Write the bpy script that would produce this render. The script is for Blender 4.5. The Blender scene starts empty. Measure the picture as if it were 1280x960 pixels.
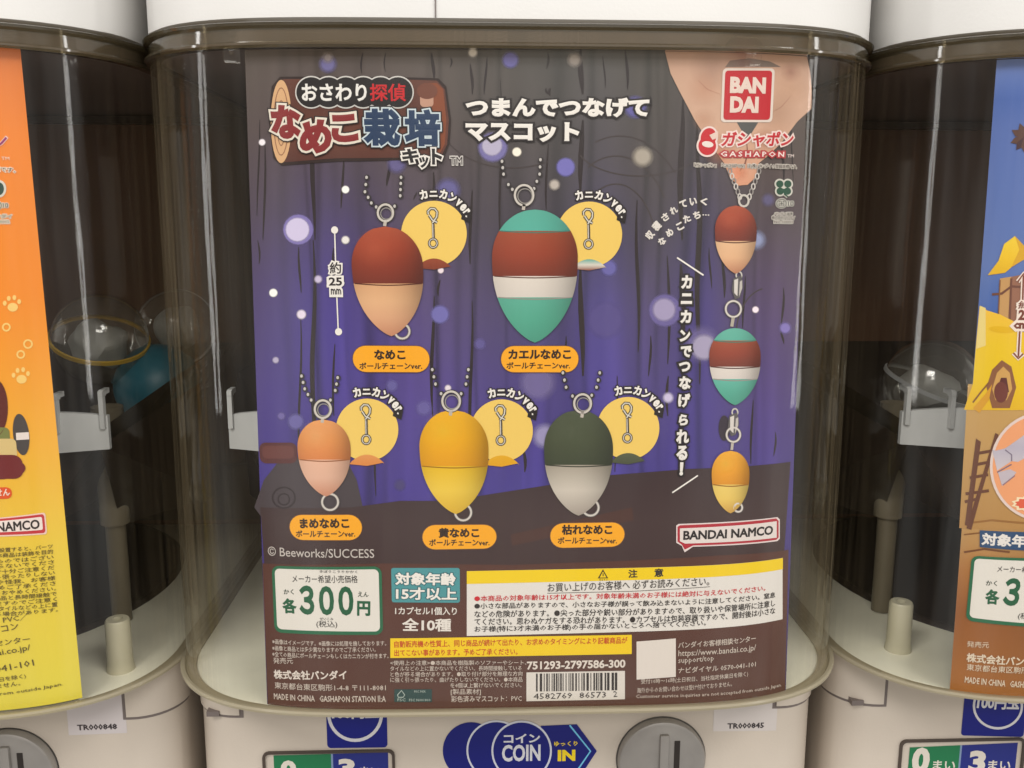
import bpy, bmesh, math, random
import numpy as np
from mathutils import Matrix, Vector
random.seed(4)
SC = bpy.context.scene
COL = SC.collection

# ------------------------------------------------------------------ camera
CAM = np.array([-0.0153, -0.350, 0.2011]); YAW, PIT, ROLL, FPX = 0.0387, 0.1729, 0.003, 1160.0
def cam_axes():
    fw = np.array([math.sin(YAW)*math.cos(PIT), math.cos(YAW)*math.cos(PIT), -math.sin(PIT)])
    r = np.cross(fw, [0, 0, 1.]); r /= np.linalg.norm(r); u = np.cross(r, fw)
    return r*math.cos(ROLL)+u*math.sin(ROLL), -r*math.sin(ROLL)+u*math.cos(ROLL), fw
RX, UP, FW = cam_axes()
cd = bpy.data.cameras.new('camera'); cam = bpy.data.objects.new('camera', cd); COL.objects.link(cam)
cam.matrix_world = Matrix([[RX[i], UP[i], -FW[i], CAM[i]] for i in range(3)] + [[0, 0, 0, 1]])
cd.lens = FPX/1280*36; cd.sensor_width = 36; cd.clip_start = 0.01; cd.clip_end = 100
SC.camera = cam

# ------------------------------------------------------------------ light
w = bpy.data.worlds.new("World"); SC.world = w; w.use_nodes = True
_nt = w.node_tree; _tc = _nt.nodes.new('ShaderNodeTexCoord'); _n = _nt.nodes.new('ShaderNodeTexNoise'); _n.inputs['Scale'].default_value = 2.6; _n.inputs['Detail'].default_value = 3
_cr = _nt.nodes.new('ShaderNodeValToRGB'); _cr.color_ramp.elements[0].position = .36; _cr.color_ramp.elements[1].position = .66   # dim blurred shop all round
_cr.color_ramp.elements[0].color = (.42, .36, .32, 1); _cr.color_ramp.elements[1].color = (1.7, 1.66, 1.58, 1)
_nt.links.new(_tc.outputs['Generated'], _n.inputs['Vector']); _nt.links.new(_n.outputs['Fac'], _cr.inputs[0]); _nt.links.new(_cr.outputs[0], _nt.nodes['Background'].inputs[0])
w.node_tree.nodes['Background'].inputs[1].default_value = 0.50
SC.view_settings.view_transform = 'Standard'; SC.view_settings.look = 'None'
SC.view_settings.exposure = 0.0; SC.view_settings.gamma = 1.0
def area(name, loc, target, sx, sy, power, color):
    l = bpy.data.lights.new(name, 'AREA'); l.shape = 'RECTANGLE'; l.size = sx; l.size_y = sy
    l.energy = power; l.color = color
    o = bpy.data.objects.new(name, l); COL.objects.link(o); o.location = loc
    o.rotation_euler = (Vector(target)-Vector(loc)).to_track_quat('-Z', 'Y').to_euler()
    return o
area('ceiling_light', (-0.9, -1.3, 1.55), (0, 0, 0.12), 1.1, 0.5, 24, (1, 0.985, 0.96))
area('ceiling_light', (1.1, -1.25, 1.5), (0, 0, 0.12), 1.1, 0.5, 21, (1, 0.985, 0.96))
area('ceiling_light', (0.0, -2.4, 1.5), (0, 0, 0.12), 2.4, 0.3, 22, (1, 0.975, 0.94))

area('edge_highlight_lamp', (-2.0, -.75, .45), (0, 0, .15), .10, 1.5, 5, (1, 0.98, 0.95))  # two added side lamps, put in for vertical highlights on the case corners
area('edge_highlight_lamp', (2.0, -.95, .45), (0, 0, .15), .10, 1.5, 5, (1, 0.98, 0.95))

SC.cycles.max_bounces = 12; SC.cycles.transparent_max_bounces = 24
SC.cycles.caustics_reflective = False; SC.cycles.caustics_refractive = False

# ------------------------------------------------------------------ materials
def lin(c):
    c = np.asarray(c, float)/255.
    return np.where(c <= 0.04045, c/12.92, ((c+0.055)/1.055)**2.4)
KI = 1.07      # photographed print value -> reflectance
def mat(name):
    m = bpy.data.materials.new(name); m.use_nodes = True
    nt = m.node_tree; nt.nodes.clear()
    out = nt.nodes.new('ShaderNodeOutputMaterial')
    return m, nt, out
def bsdf(nt, color, rough=.5, metal=0, spec=.5):
    b = nt.nodes.new('ShaderNodeBsdfPrincipled')
    b.inputs['Base Color'].default_value = (*color, 1); b.inputs['Roughness'].default_value = rough
    b.inputs['Metallic'].default_value = metal; b.inputs['Specular IOR Level'].default_value = spec
    return b
def noise(nt, scale, detail=4, stretch=(1, 1, 1)):
    tc = nt.nodes.new('ShaderNodeTexCoord'); mp = nt.nodes.new('ShaderNodeMapping')
    mp.inputs['Scale'].default_value = stretch
    n = nt.nodes.new('ShaderNodeTexNoise'); n.inputs['Scale'].default_value = scale; n.inputs['Detail'].default_value = detail
    nt.links.new(tc.outputs['Object'], mp.inputs[0]); nt.links.new(mp.outputs[0], n.inputs['Vector'])
    return n
def plastic(name, color, rough=.35, var=.06, nscale=30, bump=.0, metal=0, spec=.5, stretch=(1, 1, 1)):
    m, nt, out = mat(name); b = bsdf(nt, color, rough, metal, spec)
    n = noise(nt, nscale, 5, stretch)
    r = nt.nodes.new('ShaderNodeMapRange'); r.inputs[1].default_value = .3; r.inputs[2].default_value = .7
    r.inputs[3].default_value = 1-var; r.inputs[4].default_value = 1+var*.4
    mx = nt.nodes.new('ShaderNodeVectorMath'); mx.operation = 'SCALE'; mx.inputs[0].default_value = color
    nt.links.new(n.outputs['Fac'], r.inputs[0]); nt.links.new(r.outputs[0], mx.inputs['Scale'])
    nt.links.new(mx.outputs[0], b.inputs['Base Color'])
    r2 = nt.nodes.new('ShaderNodeMapRange'); r2.inputs[3].default_value = rough*.8; r2.inputs[4].default_value = min(1, rough*1.3)
    nt.links.new(n.outputs['Fac'], r2.inputs[0]); nt.links.new(r2.outputs[0], b.inputs['Roughness'])
    if bump:
        n2 = noise(nt, 900, 2); bp = nt.nodes.new('ShaderNodeBump'); bp.inputs['Strength'].default_value = bump
        bp.inputs['Distance'].default_value = .0002
        nt.links.new(n2.outputs['Fac'], bp.inputs['Height']); nt.links.new(bp.outputs[0], b.inputs['Normal'])
    nt.links.new(b.outputs[0], out.inputs[0]); return m
def clear(name, tint, haze, hazecol, streak=True, rough=.05, amount=1.0):
    """clear moulded plastic: see-through, Fresnel gloss, a little milky haze with drawn vertical streaks"""
    m, nt, out = mat(name); L = nt.links.new
    tr = nt.nodes.new('ShaderNodeBsdfTransparent'); tr.inputs[0].default_value = (*tint, 1)
    gl = nt.nodes.new('ShaderNodeBsdfGlossy'); gl.inputs['Roughness'].default_value = rough
    df = nt.nodes.new('ShaderNodeBsdfDiffuse'); df.inputs[0].default_value = (*hazecol, 1)
    tl = nt.nodes.new('ShaderNodeBsdfTranslucent'); tl.inputs[0].default_value = (*hazecol, 1)
    mh = nt.nodes.new('ShaderNodeMixShader'); L(df.outputs[0], mh.inputs[1]); L(tl.outputs[0], mh.inputs[2])
    m1 = nt.nodes.new('ShaderNodeMixShader'); L(tr.outputs[0], m1.inputs[1]); L(mh.outputs[0], m1.inputs[2])
    m1.inputs[0].default_value = haze
    if streak:
        n = noise(nt, 60, 6, (9, 9, .12)); r = nt.nodes.new('ShaderNodeMapRange')
        r.inputs[1].default_value = .42; r.inputs[2].default_value = .72
        r.inputs[3].default_value = haze*.2; r.inputs[4].default_value = haze*2.2
        lw = nt.nodes.new('ShaderNodeLayerWeight'); lw.inputs[0].default_value = .35
        ad = nt.nodes.new('ShaderNodeMath'); ad.operation = 'MULTIPLY_ADD'
        ad.inputs[1].default_value = .17
        n4 = noise(nt, 45, 5, (8, 8, .2)); ml_ = nt.nodes.new('ShaderNodeMath'); ml_.operation = 'MULTIPLY'
        r4 = nt.nodes.new('ShaderNodeMapRange'); r4.inputs[1].default_value = .38; r4.inputs[2].default_value = .68; r4.inputs[3].default_value = .15; r4.inputs[4].default_value = 2.1
        p4 = nt.nodes.new('ShaderNodeMath'); p4.operation = 'POWER'; p4.inputs[1].default_value = 2.0
        L(lw.outputs['Facing'], p4.inputs[0]); L(n4.outputs['Fac'], r4.inputs[0]); L(p4.outputs[0], ml_.inputs[0]); L(r4.outputs[0], ml_.inputs[1]); L(ml_.outputs[0], ad.inputs[0]); L(n.outputs['Fac'], r.inputs[0]); L(r.outputs[0], ad.inputs[2])
        L(ad.outputs[0], m1.inputs[0])
        bp = nt.nodes.new('ShaderNodeBump'); bp.inputs['Strength'].default_value = .10; bp.inputs['Distance'].default_value = .002
        n3 = noise(nt, 14, 3, (5, 5, .5)); L(n3.outputs['Fac'], bp.inputs['Height']); L(bp.outputs[0], gl.inputs['Normal'])
    fc = nt.nodes.new('ShaderNodeLayerWeight'); fc.inputs[0].default_value = .5
    pw = nt.nodes.new('ShaderNodeMath'); pw.operation = 'POWER'; pw.inputs[1].default_value = 5; L(fc.outputs['Facing'], pw.inputs[0])
    fr = nt.nodes.new('ShaderNodeMath'); fr.operation = 'MULTIPLY_ADD'; fr.inputs[1].default_value = .93; fr.inputs[2].default_value = .036; L(pw.outputs[0], fr.inputs[0])
    mm = nt.nodes.new('ShaderNodeMath'); mm.operation = 'MULTIPLY'; mm.inputs[1].default_value = amount
    L(fr.outputs[0], mm.inputs[0])
    m2 = nt.nodes.new('ShaderNodeMixShader'); L(mm.outputs[0], m2.inputs[0]); L(m1.outputs[0], m2.inputs[1]); L(gl.outputs[0], m2.inputs[2])
    L(m2.outputs[0], out.inputs[0]); return m
def printmat(name, alpha=False, rough=.38):
    m, nt, out = mat(name); b = bsdf(nt, (.5, .5, .5), rough, 0, .35)
    a = nt.nodes.new('ShaderNodeVertexColor'); a.layer_name = 'ink'
    nt.links.new(a.outputs['Color'], b.inputs['Base Color'])
    n = noise(nt, 9, 3, (2.5, 1, .5)); bp = nt.nodes.new('ShaderNodeBump'); bp.inputs['Strength'].default_value = .5; bp.inputs['Distance'].default_value = .004
    nt.links.new(n.outputs['Fac'], bp.inputs['Height']); nt.links.new(bp.outputs[0], b.inputs['Normal'])
    if alpha:
        t = nt.nodes.new('ShaderNodeBsdfTransparent'); mx = nt.nodes.new('ShaderNodeMixShader')
        nt.links.new(a.outputs['Alpha'], mx.inputs[0]); nt.links.new(t.outputs[0], mx.inputs[1]); nt.links.new(b.outputs[0], mx.inputs[2])
        nt.links.new(mx.outputs[0], out.inputs[0])
    else: nt.links.new(b.outputs[0], out.inputs[0])
    return m
M = dict(
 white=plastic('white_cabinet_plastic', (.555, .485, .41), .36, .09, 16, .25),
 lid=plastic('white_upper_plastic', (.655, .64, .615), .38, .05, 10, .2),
 groove=plastic('shadow_gap_plastic', (.16, .13, .12), .5),
 clear=clear('clear_case_plastic', (.986, .980, .966), .0035, (.78, .62, .38), amount=.72),
 rim=clear('olive_rim_plastic', (.62, .56, .44), .16, (.55, .46, .30), False, .07, 2.2),
 lip=clear('cream_lip_plastic', (.80, .76, .62), .72, (.62, .56, .42), False, .12),
 floor=plastic('cream_floor_plastic', (.88, .86, .70), .35, .12, 25),
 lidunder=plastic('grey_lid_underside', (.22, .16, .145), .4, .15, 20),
 rear=plastic('brown_rear_plastic', (.13, .058, .026), .45, .4, 8),
 dark=plastic('dark_inner_plastic', (.018, .012, .009), .5, .3, 20),
 tray=plastic('grey_hopper_plastic', (.055, .038, .029), .35, .2, 20),
 peg=plastic('cream_peg_plastic', (.50, .47, .34), .4, .12, 40),
 band=plastic('pale_grey_plastic', (.50, .51, .51), .35, .15, 30),
 post=plastic('tan_post_plastic', (.17, .145, .10), .4, .15, 60),
 metal=plastic('brushed_dial_metal', (.33, .31, .29), .42, .15, 60, 0, .55),
 capclear=clear('capsule_clear_plastic', (.93, .93, .9), .13, (.75, .70, .6), False, .08, 2.5),
 capyellow=plastic('yellow_capsule_plastic', (.65, .42, .06), .3, .1),
 teal=plastic('teal_capsule_plastic', (.025, .19, .27), .35, .1),
 ink=printmat('printed_ink'), inka=printmat('printed_soft_ink', True),
 wall=plastic('dark_wall_paint', (.03, .025, .022), .8, .3, 3),
)

# ------------------------------------------------------------------ mesh helpers
def link(name, me, m, parent=None, loc=None):
    o = bpy.data.objects.new(name, me); COL.objects.link(o)
    if m is not None and not me.materials: me.materials.append(m)
    if parent is not None: o.parent = parent
    if loc is not None: o.location = loc
    return o
def from_bm(name, bm, m, parent=None, smooth=True, loc=None):
    bmesh.ops.recalc_face_normals(bm, faces=bm.faces[:])
    me = bpy.data.meshes.new(name); bm.to_mesh(me); bm.free()
    for p in me.polygons: p.use_smooth = smooth
    if smooth and hasattr(me, 'set_sharp_from_angle'): me.set_sharp_from_angle(angle=math.radians(35))
    return link(name, me, m, parent, loc)
def thing(name, label, cat, loc=(0, 0, 0), group=None):
    o = bpy.data.objects.new(name, None); COL.objects.link(o); o.location = loc; o.empty_display_size = .02
    o['label'] = label; o['category'] = cat
    if group: o['group'] = group
    return o
def box(bm, x0, x1, y0, y1, z0, z1, bev=0):
    r = bmesh.ops.create_cube(bm, size=1)['verts']
    for v in r:
        v.co = Vector(((x0+x1)/2+v.co.x*(x1-x0), (y0+y1)/2+v.co.y*(y1-y0), (z0+z1)/2+v.co.z*(z1-z0)))
    if bev:
        es = list({e for v in r for e in v.link_edges})
        bmesh.ops.bevel(bm, geom=es, offset=bev, segments=2, profile=.5, affect='EDGES')
def lathe(bm, prof, seg=48, c=(0, 0, 0), a0=0, a1=2*math.pi):
    full = abs(a1-a0-2*math.pi) < 1e-6; n = seg if full else seg+1; rows = []
    for r, z in prof:
        rows.append([bm.verts.new((c[0]+r*math.cos(a0+(a1-a0)*i/seg), c[1]+r*math.sin(a0+(a1-a0)*i/seg), c[2]+z)) for i in range(n)])
    for A, B in zip(rows, rows[1:]):
        for i in range(seg):
            j = (i+1) % n
            try: bm.faces.new((A[i], A[j], B[j], B[i]))
            except ValueError: pass
    return rows
# plan outline of the clear case: front superellipse, straight sides going back
A_, B_, N_ = .1487, .0643, 5.08
def plan(off=0., back=.26, n=90):
    T = np.linspace(-1, 1, n); T = np.sign(T)*(1-(1-abs(T))**2.2)
    x = A_*T; y = B_*(1-np.sqrt(np.maximum(0, 1-abs(T)**N_)))
    P = np.stack([x, y], 1)
    P = np.vstack([[[-A_, back]], P, [[A_, back]]])
    d = np.gradient(P, axis=0); d[0] = P[1]-P[0]; d[-1] = P[-1]-P[-2]
    d /= np.linalg.norm(d, axis=1)[:, None]
    nrm = np.stack([d[:, 1], -d[:, 0]], 1)       # outward (towards viewer at the front)
    return P+nrm*off
def wall_strip(bm, levels, back=.26, closed=False, n=90):
    """sweep a list of (offset, z) round the case outline"""
    rows = []
    for off, z in levels:
        rows.append([bm.verts.new((p[0], p[1], z)) for p in plan(off, back, n)])
    if closed: rows.append(rows[0])
    for A, B in zip(rows, rows[1:]):
        for i in range(len(A)-1): bm.faces.new((A[i], A[i+1], B[i+1], B[i]))
    return rows
def slab(bm, off, z0, z1, back=.26, bev=.0):
    P = plan(off, back); lv = [(0, z0), (0, z1)]
    a = [bm.verts.new((p[0], p[1], z0)) for p in P]; b = [bm.verts.new((p[0], p[1], z1)) for p in P]
    bm.faces.new(a[::-1]); bm.faces.new(b)
    k = len(a)
    for i in range(k): bm.faces.new((a[i], a[(i+1) % k], b[(i+1) % k], b[i]))
def rrect(x0, y0, x1, y1, r, n=6):
    r = min(r, abs(x1-x0)/2, abs(y1-y0)/2); pts = []
    sx = 1 if x1 > x0 else -1; sy = 1 if y1 > y0 else -1
    for cx, cy, a in ((x1-sx*r, y1-sy*r, 0), (x0+sx*r, y1-sy*r, 90), (x0+sx*r, y0+sy*r, 180), (x1-sx*r, y0+sy*r, 270)):
        for i in range(n+1):
            t = math.radians(a+90*i/n); pts.append((cx+sx*r*math.cos(t), cy+sy*r*math.sin(t)))
    return pts

# ------------------------------------------------------------------ print engine: flat ink lying on a surface
PITCH = .30
class Surf:
    """a vertical surface extruded from a plan curve; prints are laid out on it in arc length s and height z"""
    def __init__(s, X, Y, mx, name):
        s.X = np.asarray(X); s.Y = np.asarray(Y); s.mx = mx
        dx, dy = np.gradient(s.X), np.gradient(s.Y); l = np.hypot(dx, dy)
        s.nx, s.ny = dy/l, -dx/l
        seg = np.hypot(np.diff(s.X), np.diff(s.Y)); s.S = np.concatenate([[0], np.cumsum(seg)])
        s.S -= np.interp(0, s.X, s.S)
    def px(s, px, py):
        d = FW*FPX+RX*(px-640)+UP*(480-py)
        vx = s.X+s.mx-CAM[0]; vy = s.Y-CAM[1]
        c = vx*d[1]-vy*d[0]
        k = np.where((c[:-1] <= 0) & (c[1:] > 0))[0]
        k = k[0] if len(k) else (0 if c[0] > 0 else len(c)-2)
        t = -c[k]/(c[k+1]-c[k]); t = min(max(t, -40), 40)
        S = s.S[k]+t*(s.S[k+1]-s.S[k]); x = vx[k]+t*(vx[k+1]-vx[k]); y = vy[k]+t*(vy[k+1]-vy[k])
        return np.array([S, CAM[2]+d[2]*math.hypot(x, y)/math.hypot(d[0], d[1])])
    def at(s, S, Z, off):
        x = np.interp(S, s.S, s.X); y = np.interp(S, s.S, s.Y)
        nx = np.interp(S, s.S, s.nx); ny = np.interp(S, s.S, s.ny)
        return np.stack([x+nx*off, y+ny*off, Z], -1)
LAYER = .00006; P_last = [None]
def set_ink(me, cols):
    """cols: per-vertex rgba"""
    a = me.color_attributes.new('ink', 'FLOAT_COLOR', 'POINT'); a.data.foreach_set('color', np.asarray(cols, np.float32).ravel())
def ink(c, k=None):
    v = np.minimum(lin(c)/KI, .9); return (*v, 1.)
class Part:
    """one printed part = one mesh made of polygons, ready to be bent on to the surface"""
    def __init__(s, surf, name, parent, alpha=False):
        s.sf, s.name, s.par, s.alpha = surf, name, parent, alpha; s.V, s.F, s.C = [], [], []
    def poly(s, pts, col, layer, px=True, grad=None, st=.004):
        P = np.array([s.sf.px(*p) for p in pts] if px else pts)
        bm = bmesh.new(); vs = [bm.verts.new((p[0], 0, p[1])) for p in P]
        bm.faces.new(vs); lo, hi = P[:, 0].min(), P[:, 0].max()
        if hi-lo > st*1.5:
            g = math.ceil(lo/st)*st
            while g < hi:
                if g-lo > 1e-4 and hi-g > 1e-4:
                    bmesh.ops.bisect_plane(bm, geom=bm.verts[:]+bm.edges[:]+bm.faces[:], plane_co=(g, 0, 0), plane_no=(1, 0, 0))
                g += st
        if grad:
            z0, z1 = P[:, 1].min(), P[:, 1].max(); k = len(grad)-1
            for i in range(1, 14):
                bmesh.ops.bisect_plane(bm, geom=bm.verts[:]+bm.edges[:]+bm.faces[:], plane_co=(0, 0, z0+(z1-z0)*i/14), plane_no=(0, 0, 1))
        bmesh.ops.triangulate(bm, faces=[f for f in bm.faces if len(f.verts) > 4])
        bm.verts.index_update(); co = np.array([v.co for v in bm.verts]); n0 = sum(len(v) for v in s.V); P_last[0] = co
        s.V.append(s.sf.at(co[:, 0], co[:, 2], layer*LAYER))
        if grad:
            t = 1-(co[:, 2]-z0)/(z1-z0); g = np.array([ink(c) for c in grad]); xs = np.linspace(0, 1, len(grad))
            s.C.append(np.stack([np.interp(t, xs, g[:, i]) for i in range(4)], 1))
        else: s.C.append(np.tile(ink(col), (len(co), 1)))
        for f in bm.faces: s.F.append([v.index+n0 for v in f.verts])
        bm.free(); return s
    def rect(s, x0, y0, x1, y1, col, layer, r=0, y1b=None, y0b=None, grad=None):
        """rounded rectangle by its corners; y0b / y1b: top and bottom at the right-hand side"""
        a, b = s.sf.px(x0, y0), s.sf.px(x1, y1 if y1b is None else y1b)
        c = s.sf.px(x0, y1); d = s.sf.px(x1, y0 if y0b is None else y0b)
        rr = r*abs(s.sf.px(x0+1, y0)[0]-a[0]) if r else 0
        w_ = b[0]-a[0]; q = rrect(0, 0, w_, 1, 0) if not r else None
        if not r: pts = [a, c, b, d]
        else:
            h = a[1]-c[1]; pts = []
            for u, v in rrect(0, 0, w_, h, rr):
                t = u/w_; zb = c[1]+(b[1]-c[1])*t; zt = a[1]+(d[1]-a[1])*t
                pts.append((a[0]+u, zb+(zt-zb)*v/h))
        return s.poly(pts, col, layer, px=False, grad=grad)
    def ell(s, cx, cy, rx, ry, col, layer, n=32, rot=0, grad=None, a0=0, a1=360):
        c, q = math.cos(rot), math.sin(rot); pts = []
        m = n if a1-a0 == 360 else n+1
        for i in range(m):
            t = math.radians(a0+(a1-a0)*i/n); u, v = rx*math.cos(t), -ry*math.sin(t)
            pts.append((cx+u*c-v*q, cy+u*q+v*c))
        return s.poly(pts, col, layer, grad=grad)
    def stroke(s, pts, wd, col, layer, taper=False):
        pts = [np.array(p, float) for p in pts]; L, R = [], []
        for i, p in enumerate(pts):
            d = pts[min(i+1, len(pts)-1)]-pts[max(i-1, 0)]; d /= max(np.linalg.norm(d), 1e-6); n = np.array([-d[1], d[0]])
            h = wd/2*(1 if not taper else .15+.85*math.sin(math.pi*(i+.3)/(len(pts)-.4)))
            L.append(p+n*h); R.append(p-n*h)
        for i in range(len(pts)-1): s.poly([L[i], L[i+1], R[i+1], R[i]], col, layer)
        return s
    def ring(s, cx, cy, rx, ry, wd, col, layer, n=28, a0=0, a1=360):
        for i in range(n):
            t0, t1 = [math.radians(a0+(a1-a0)*k/n) for k in (i, i+1)]
            f = lambda t, e: (cx+(rx+e)*math.cos(t), cy-(ry+e)*math.sin(t))
            s.poly([f(t0, wd/2), f(t1, wd/2), f(t1, -wd/2), f(t0, -wd/2)], col, layer)
        return s
    def glow(s, cx, cy, r, col, layer, core=.6, a=1.0, n=20):
        c = np.array(ink(col)); n0 = sum(len(v) for v in s.V); P = [s.sf.px(cx, cy)]; C = [np.append(c[:3], a)]
        for rr, al in ((core, a), ((1+core)/2, a*.45), (1, 0)):
            for i in range(n):
                t = 2*math.pi*i/n; P.append(s.sf.px(cx+r*rr*math.cos(t), cy+r*rr*math.sin(t))); C.append(np.append(c[:3], al))
        P = np.array(P); s.V.append(s.sf.at(P[:, 0], P[:, 1], layer*LAYER)); s.C.append(np.array(C))
        for i in range(n):
            j = (i+1) % n; s.F.append([n0, n0+1+i, n0+1+j])
            for k in (0, 1): s.F.append([n0+1+k*n+i, n0+1+(k+1)*n+i, n0+1+(k+1)*n+j, n0+1+k*n+j])
        return s
    def done(s):
        if not s.V: return None
        me = bpy.data.meshes.new(s.name); me.from_pydata(np.vstack(s.V).tolist(), [], s.F); me.update()
        set_ink(me, np.vstack(s.C)); o = link(s.name, me, M['inka' if s.alpha else 'ink'], s.par); return o
TQ = []
def T(surf, parent, body, x0, y0, x1, y1, h, col, layer=6, bold=.03, out=None, ow=1.5, name='lettering', sp=1.0, skew=0):
    """a line of lettering: bottom-left (x0,y0), bottom-right (x1,y1), glyph height h"""
    TQ.append(dict(sf=surf, par=parent, body=body, A=(x0, y0), B=(x1, y1), h=h, col=col, lay=layer, bold=bold, out=out, ow=ow, name=name, skew=skew, sp=sp))
def flush_text():
    jobs = []
    for q in TQ:
        outs = q['out'] or []
        if outs and not isinstance(outs[0], tuple): outs = [(tuple(outs), q['ow'])]
        # bold face first, then every outline below it
        jobs.append((q, q['bold'], q['col'], q['lay'], True))
        for k, (oc, ow) in enumerate(outs): jobs.append((q, ('w', ow), oc, q['lay']-1-k, False))
    objs = []
    for q, b, c, l, main in jobs:
        cu = bpy.data.curves.new('t', 'FONT'); cu.body = q['body']; cu.space_character = q['sp']; cu.resolution_u = 3 if q['h'] > 9 else 1
        if main: bd = b
        else: bd = q['bold']+b[1]/q['h']*.8
        cu.bevel_depth = max(bd, .004); cu.bevel_resolution = 0
        o = bpy.data.objects.new('t', cu); COL.objects.link(o); objs.append(o)
    dg = bpy.context.evaluated_depsgraph_get(); ref = {}; build = {}
    for (q, b, c, l, main), o in zip(jobs, objs):
        me = bpy.data.meshes.new_from_object(o.evaluated_get(dg)); n = len(me.vertices)
        co = np.empty(n*3, np.float32); me.vertices.foreach_get('co', co); co = co.reshape(-1, 3).astype(float)
        bd = o.data.bevel_depth
        faces = [list(p.vertices) for p in me.polygons if np.mean([co[v][2] for v in p.vertices]) > 0]
        bpy.data.meshes.remove(me)
        if main: ref[id(q)] = (co[:, 0].min(), co[:, 0].max(), co[:, 1].min(), co[:, 1].max())
        u0, u1, v0, v1 = ref[id(q)]
        if len(q['body']) == 1 and q['body'] in '一ー': v0, v1 = v0-.3, v1+.3
        sf = q['sf']; A, B = sf.px(*q['A']), sf.px(*q['B'])
        dn = np.array(q['B'], float)-np.array(q['A'], float); ln = np.linalg.norm(dn); nn = np.array([dn[1], -dn[0]])/ln
        H = np.linalg.norm(sf.px(*(np.array(q['A'])+nn*q['h']))-A)
        d = B-A; W = np.linalg.norm(d); d = d/W; up = np.array([-d[1], d[0]])
        uu = (co[:, 0]-u0)/(u1-u0)*W; vv = (co[:, 1]-v0)/(v1-v0)*H; uu = uu+vv*q['skew']
        S = A[0]+d[0]*uu+up[0]*vv; Z = A[1]+d[1]*uu+up[1]*vv
        V = sf.at(S, Z, l*LAYER+LAYER*.7*co[:, 2]/bd)
        bb = build.setdefault(id(q), (q, [], [], [])); n0 = sum(len(x) for x in bb[1])
        bb[1].append(V); bb[2].extend([[i+n0 for i in f] for f in faces]); bb[3].append(np.tile(ink(c), (n, 1)))
    for o in objs:
        c = o.data; bpy.data.objects.remove(o); bpy.data.curves.remove(c)
    for q, V, F, C in build.values():
        V = np.vstack(V); C = np.vstack(C); used = np.zeros(len(V), bool)
        for f in F: used[f] = True
        idx = np.cumsum(used)-1
        me = bpy.data.meshes.new(q['name']); me.from_pydata(V[used].tolist(), [], [[int(idx[i]) for i in f] for f in F]); me.update()
        set_ink(me, C[used]); link(q['name'], me, M['ink'], q['par'])

# ------------------------------------------------------------------ setting behind
bm = bmesh.new(); box(bm, -1.4, 1.4, .50, .52, -.6, 1.0)
o = from_bm('wall', bm, M['wall'], smooth=False); o['kind'] = 'structure'

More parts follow.
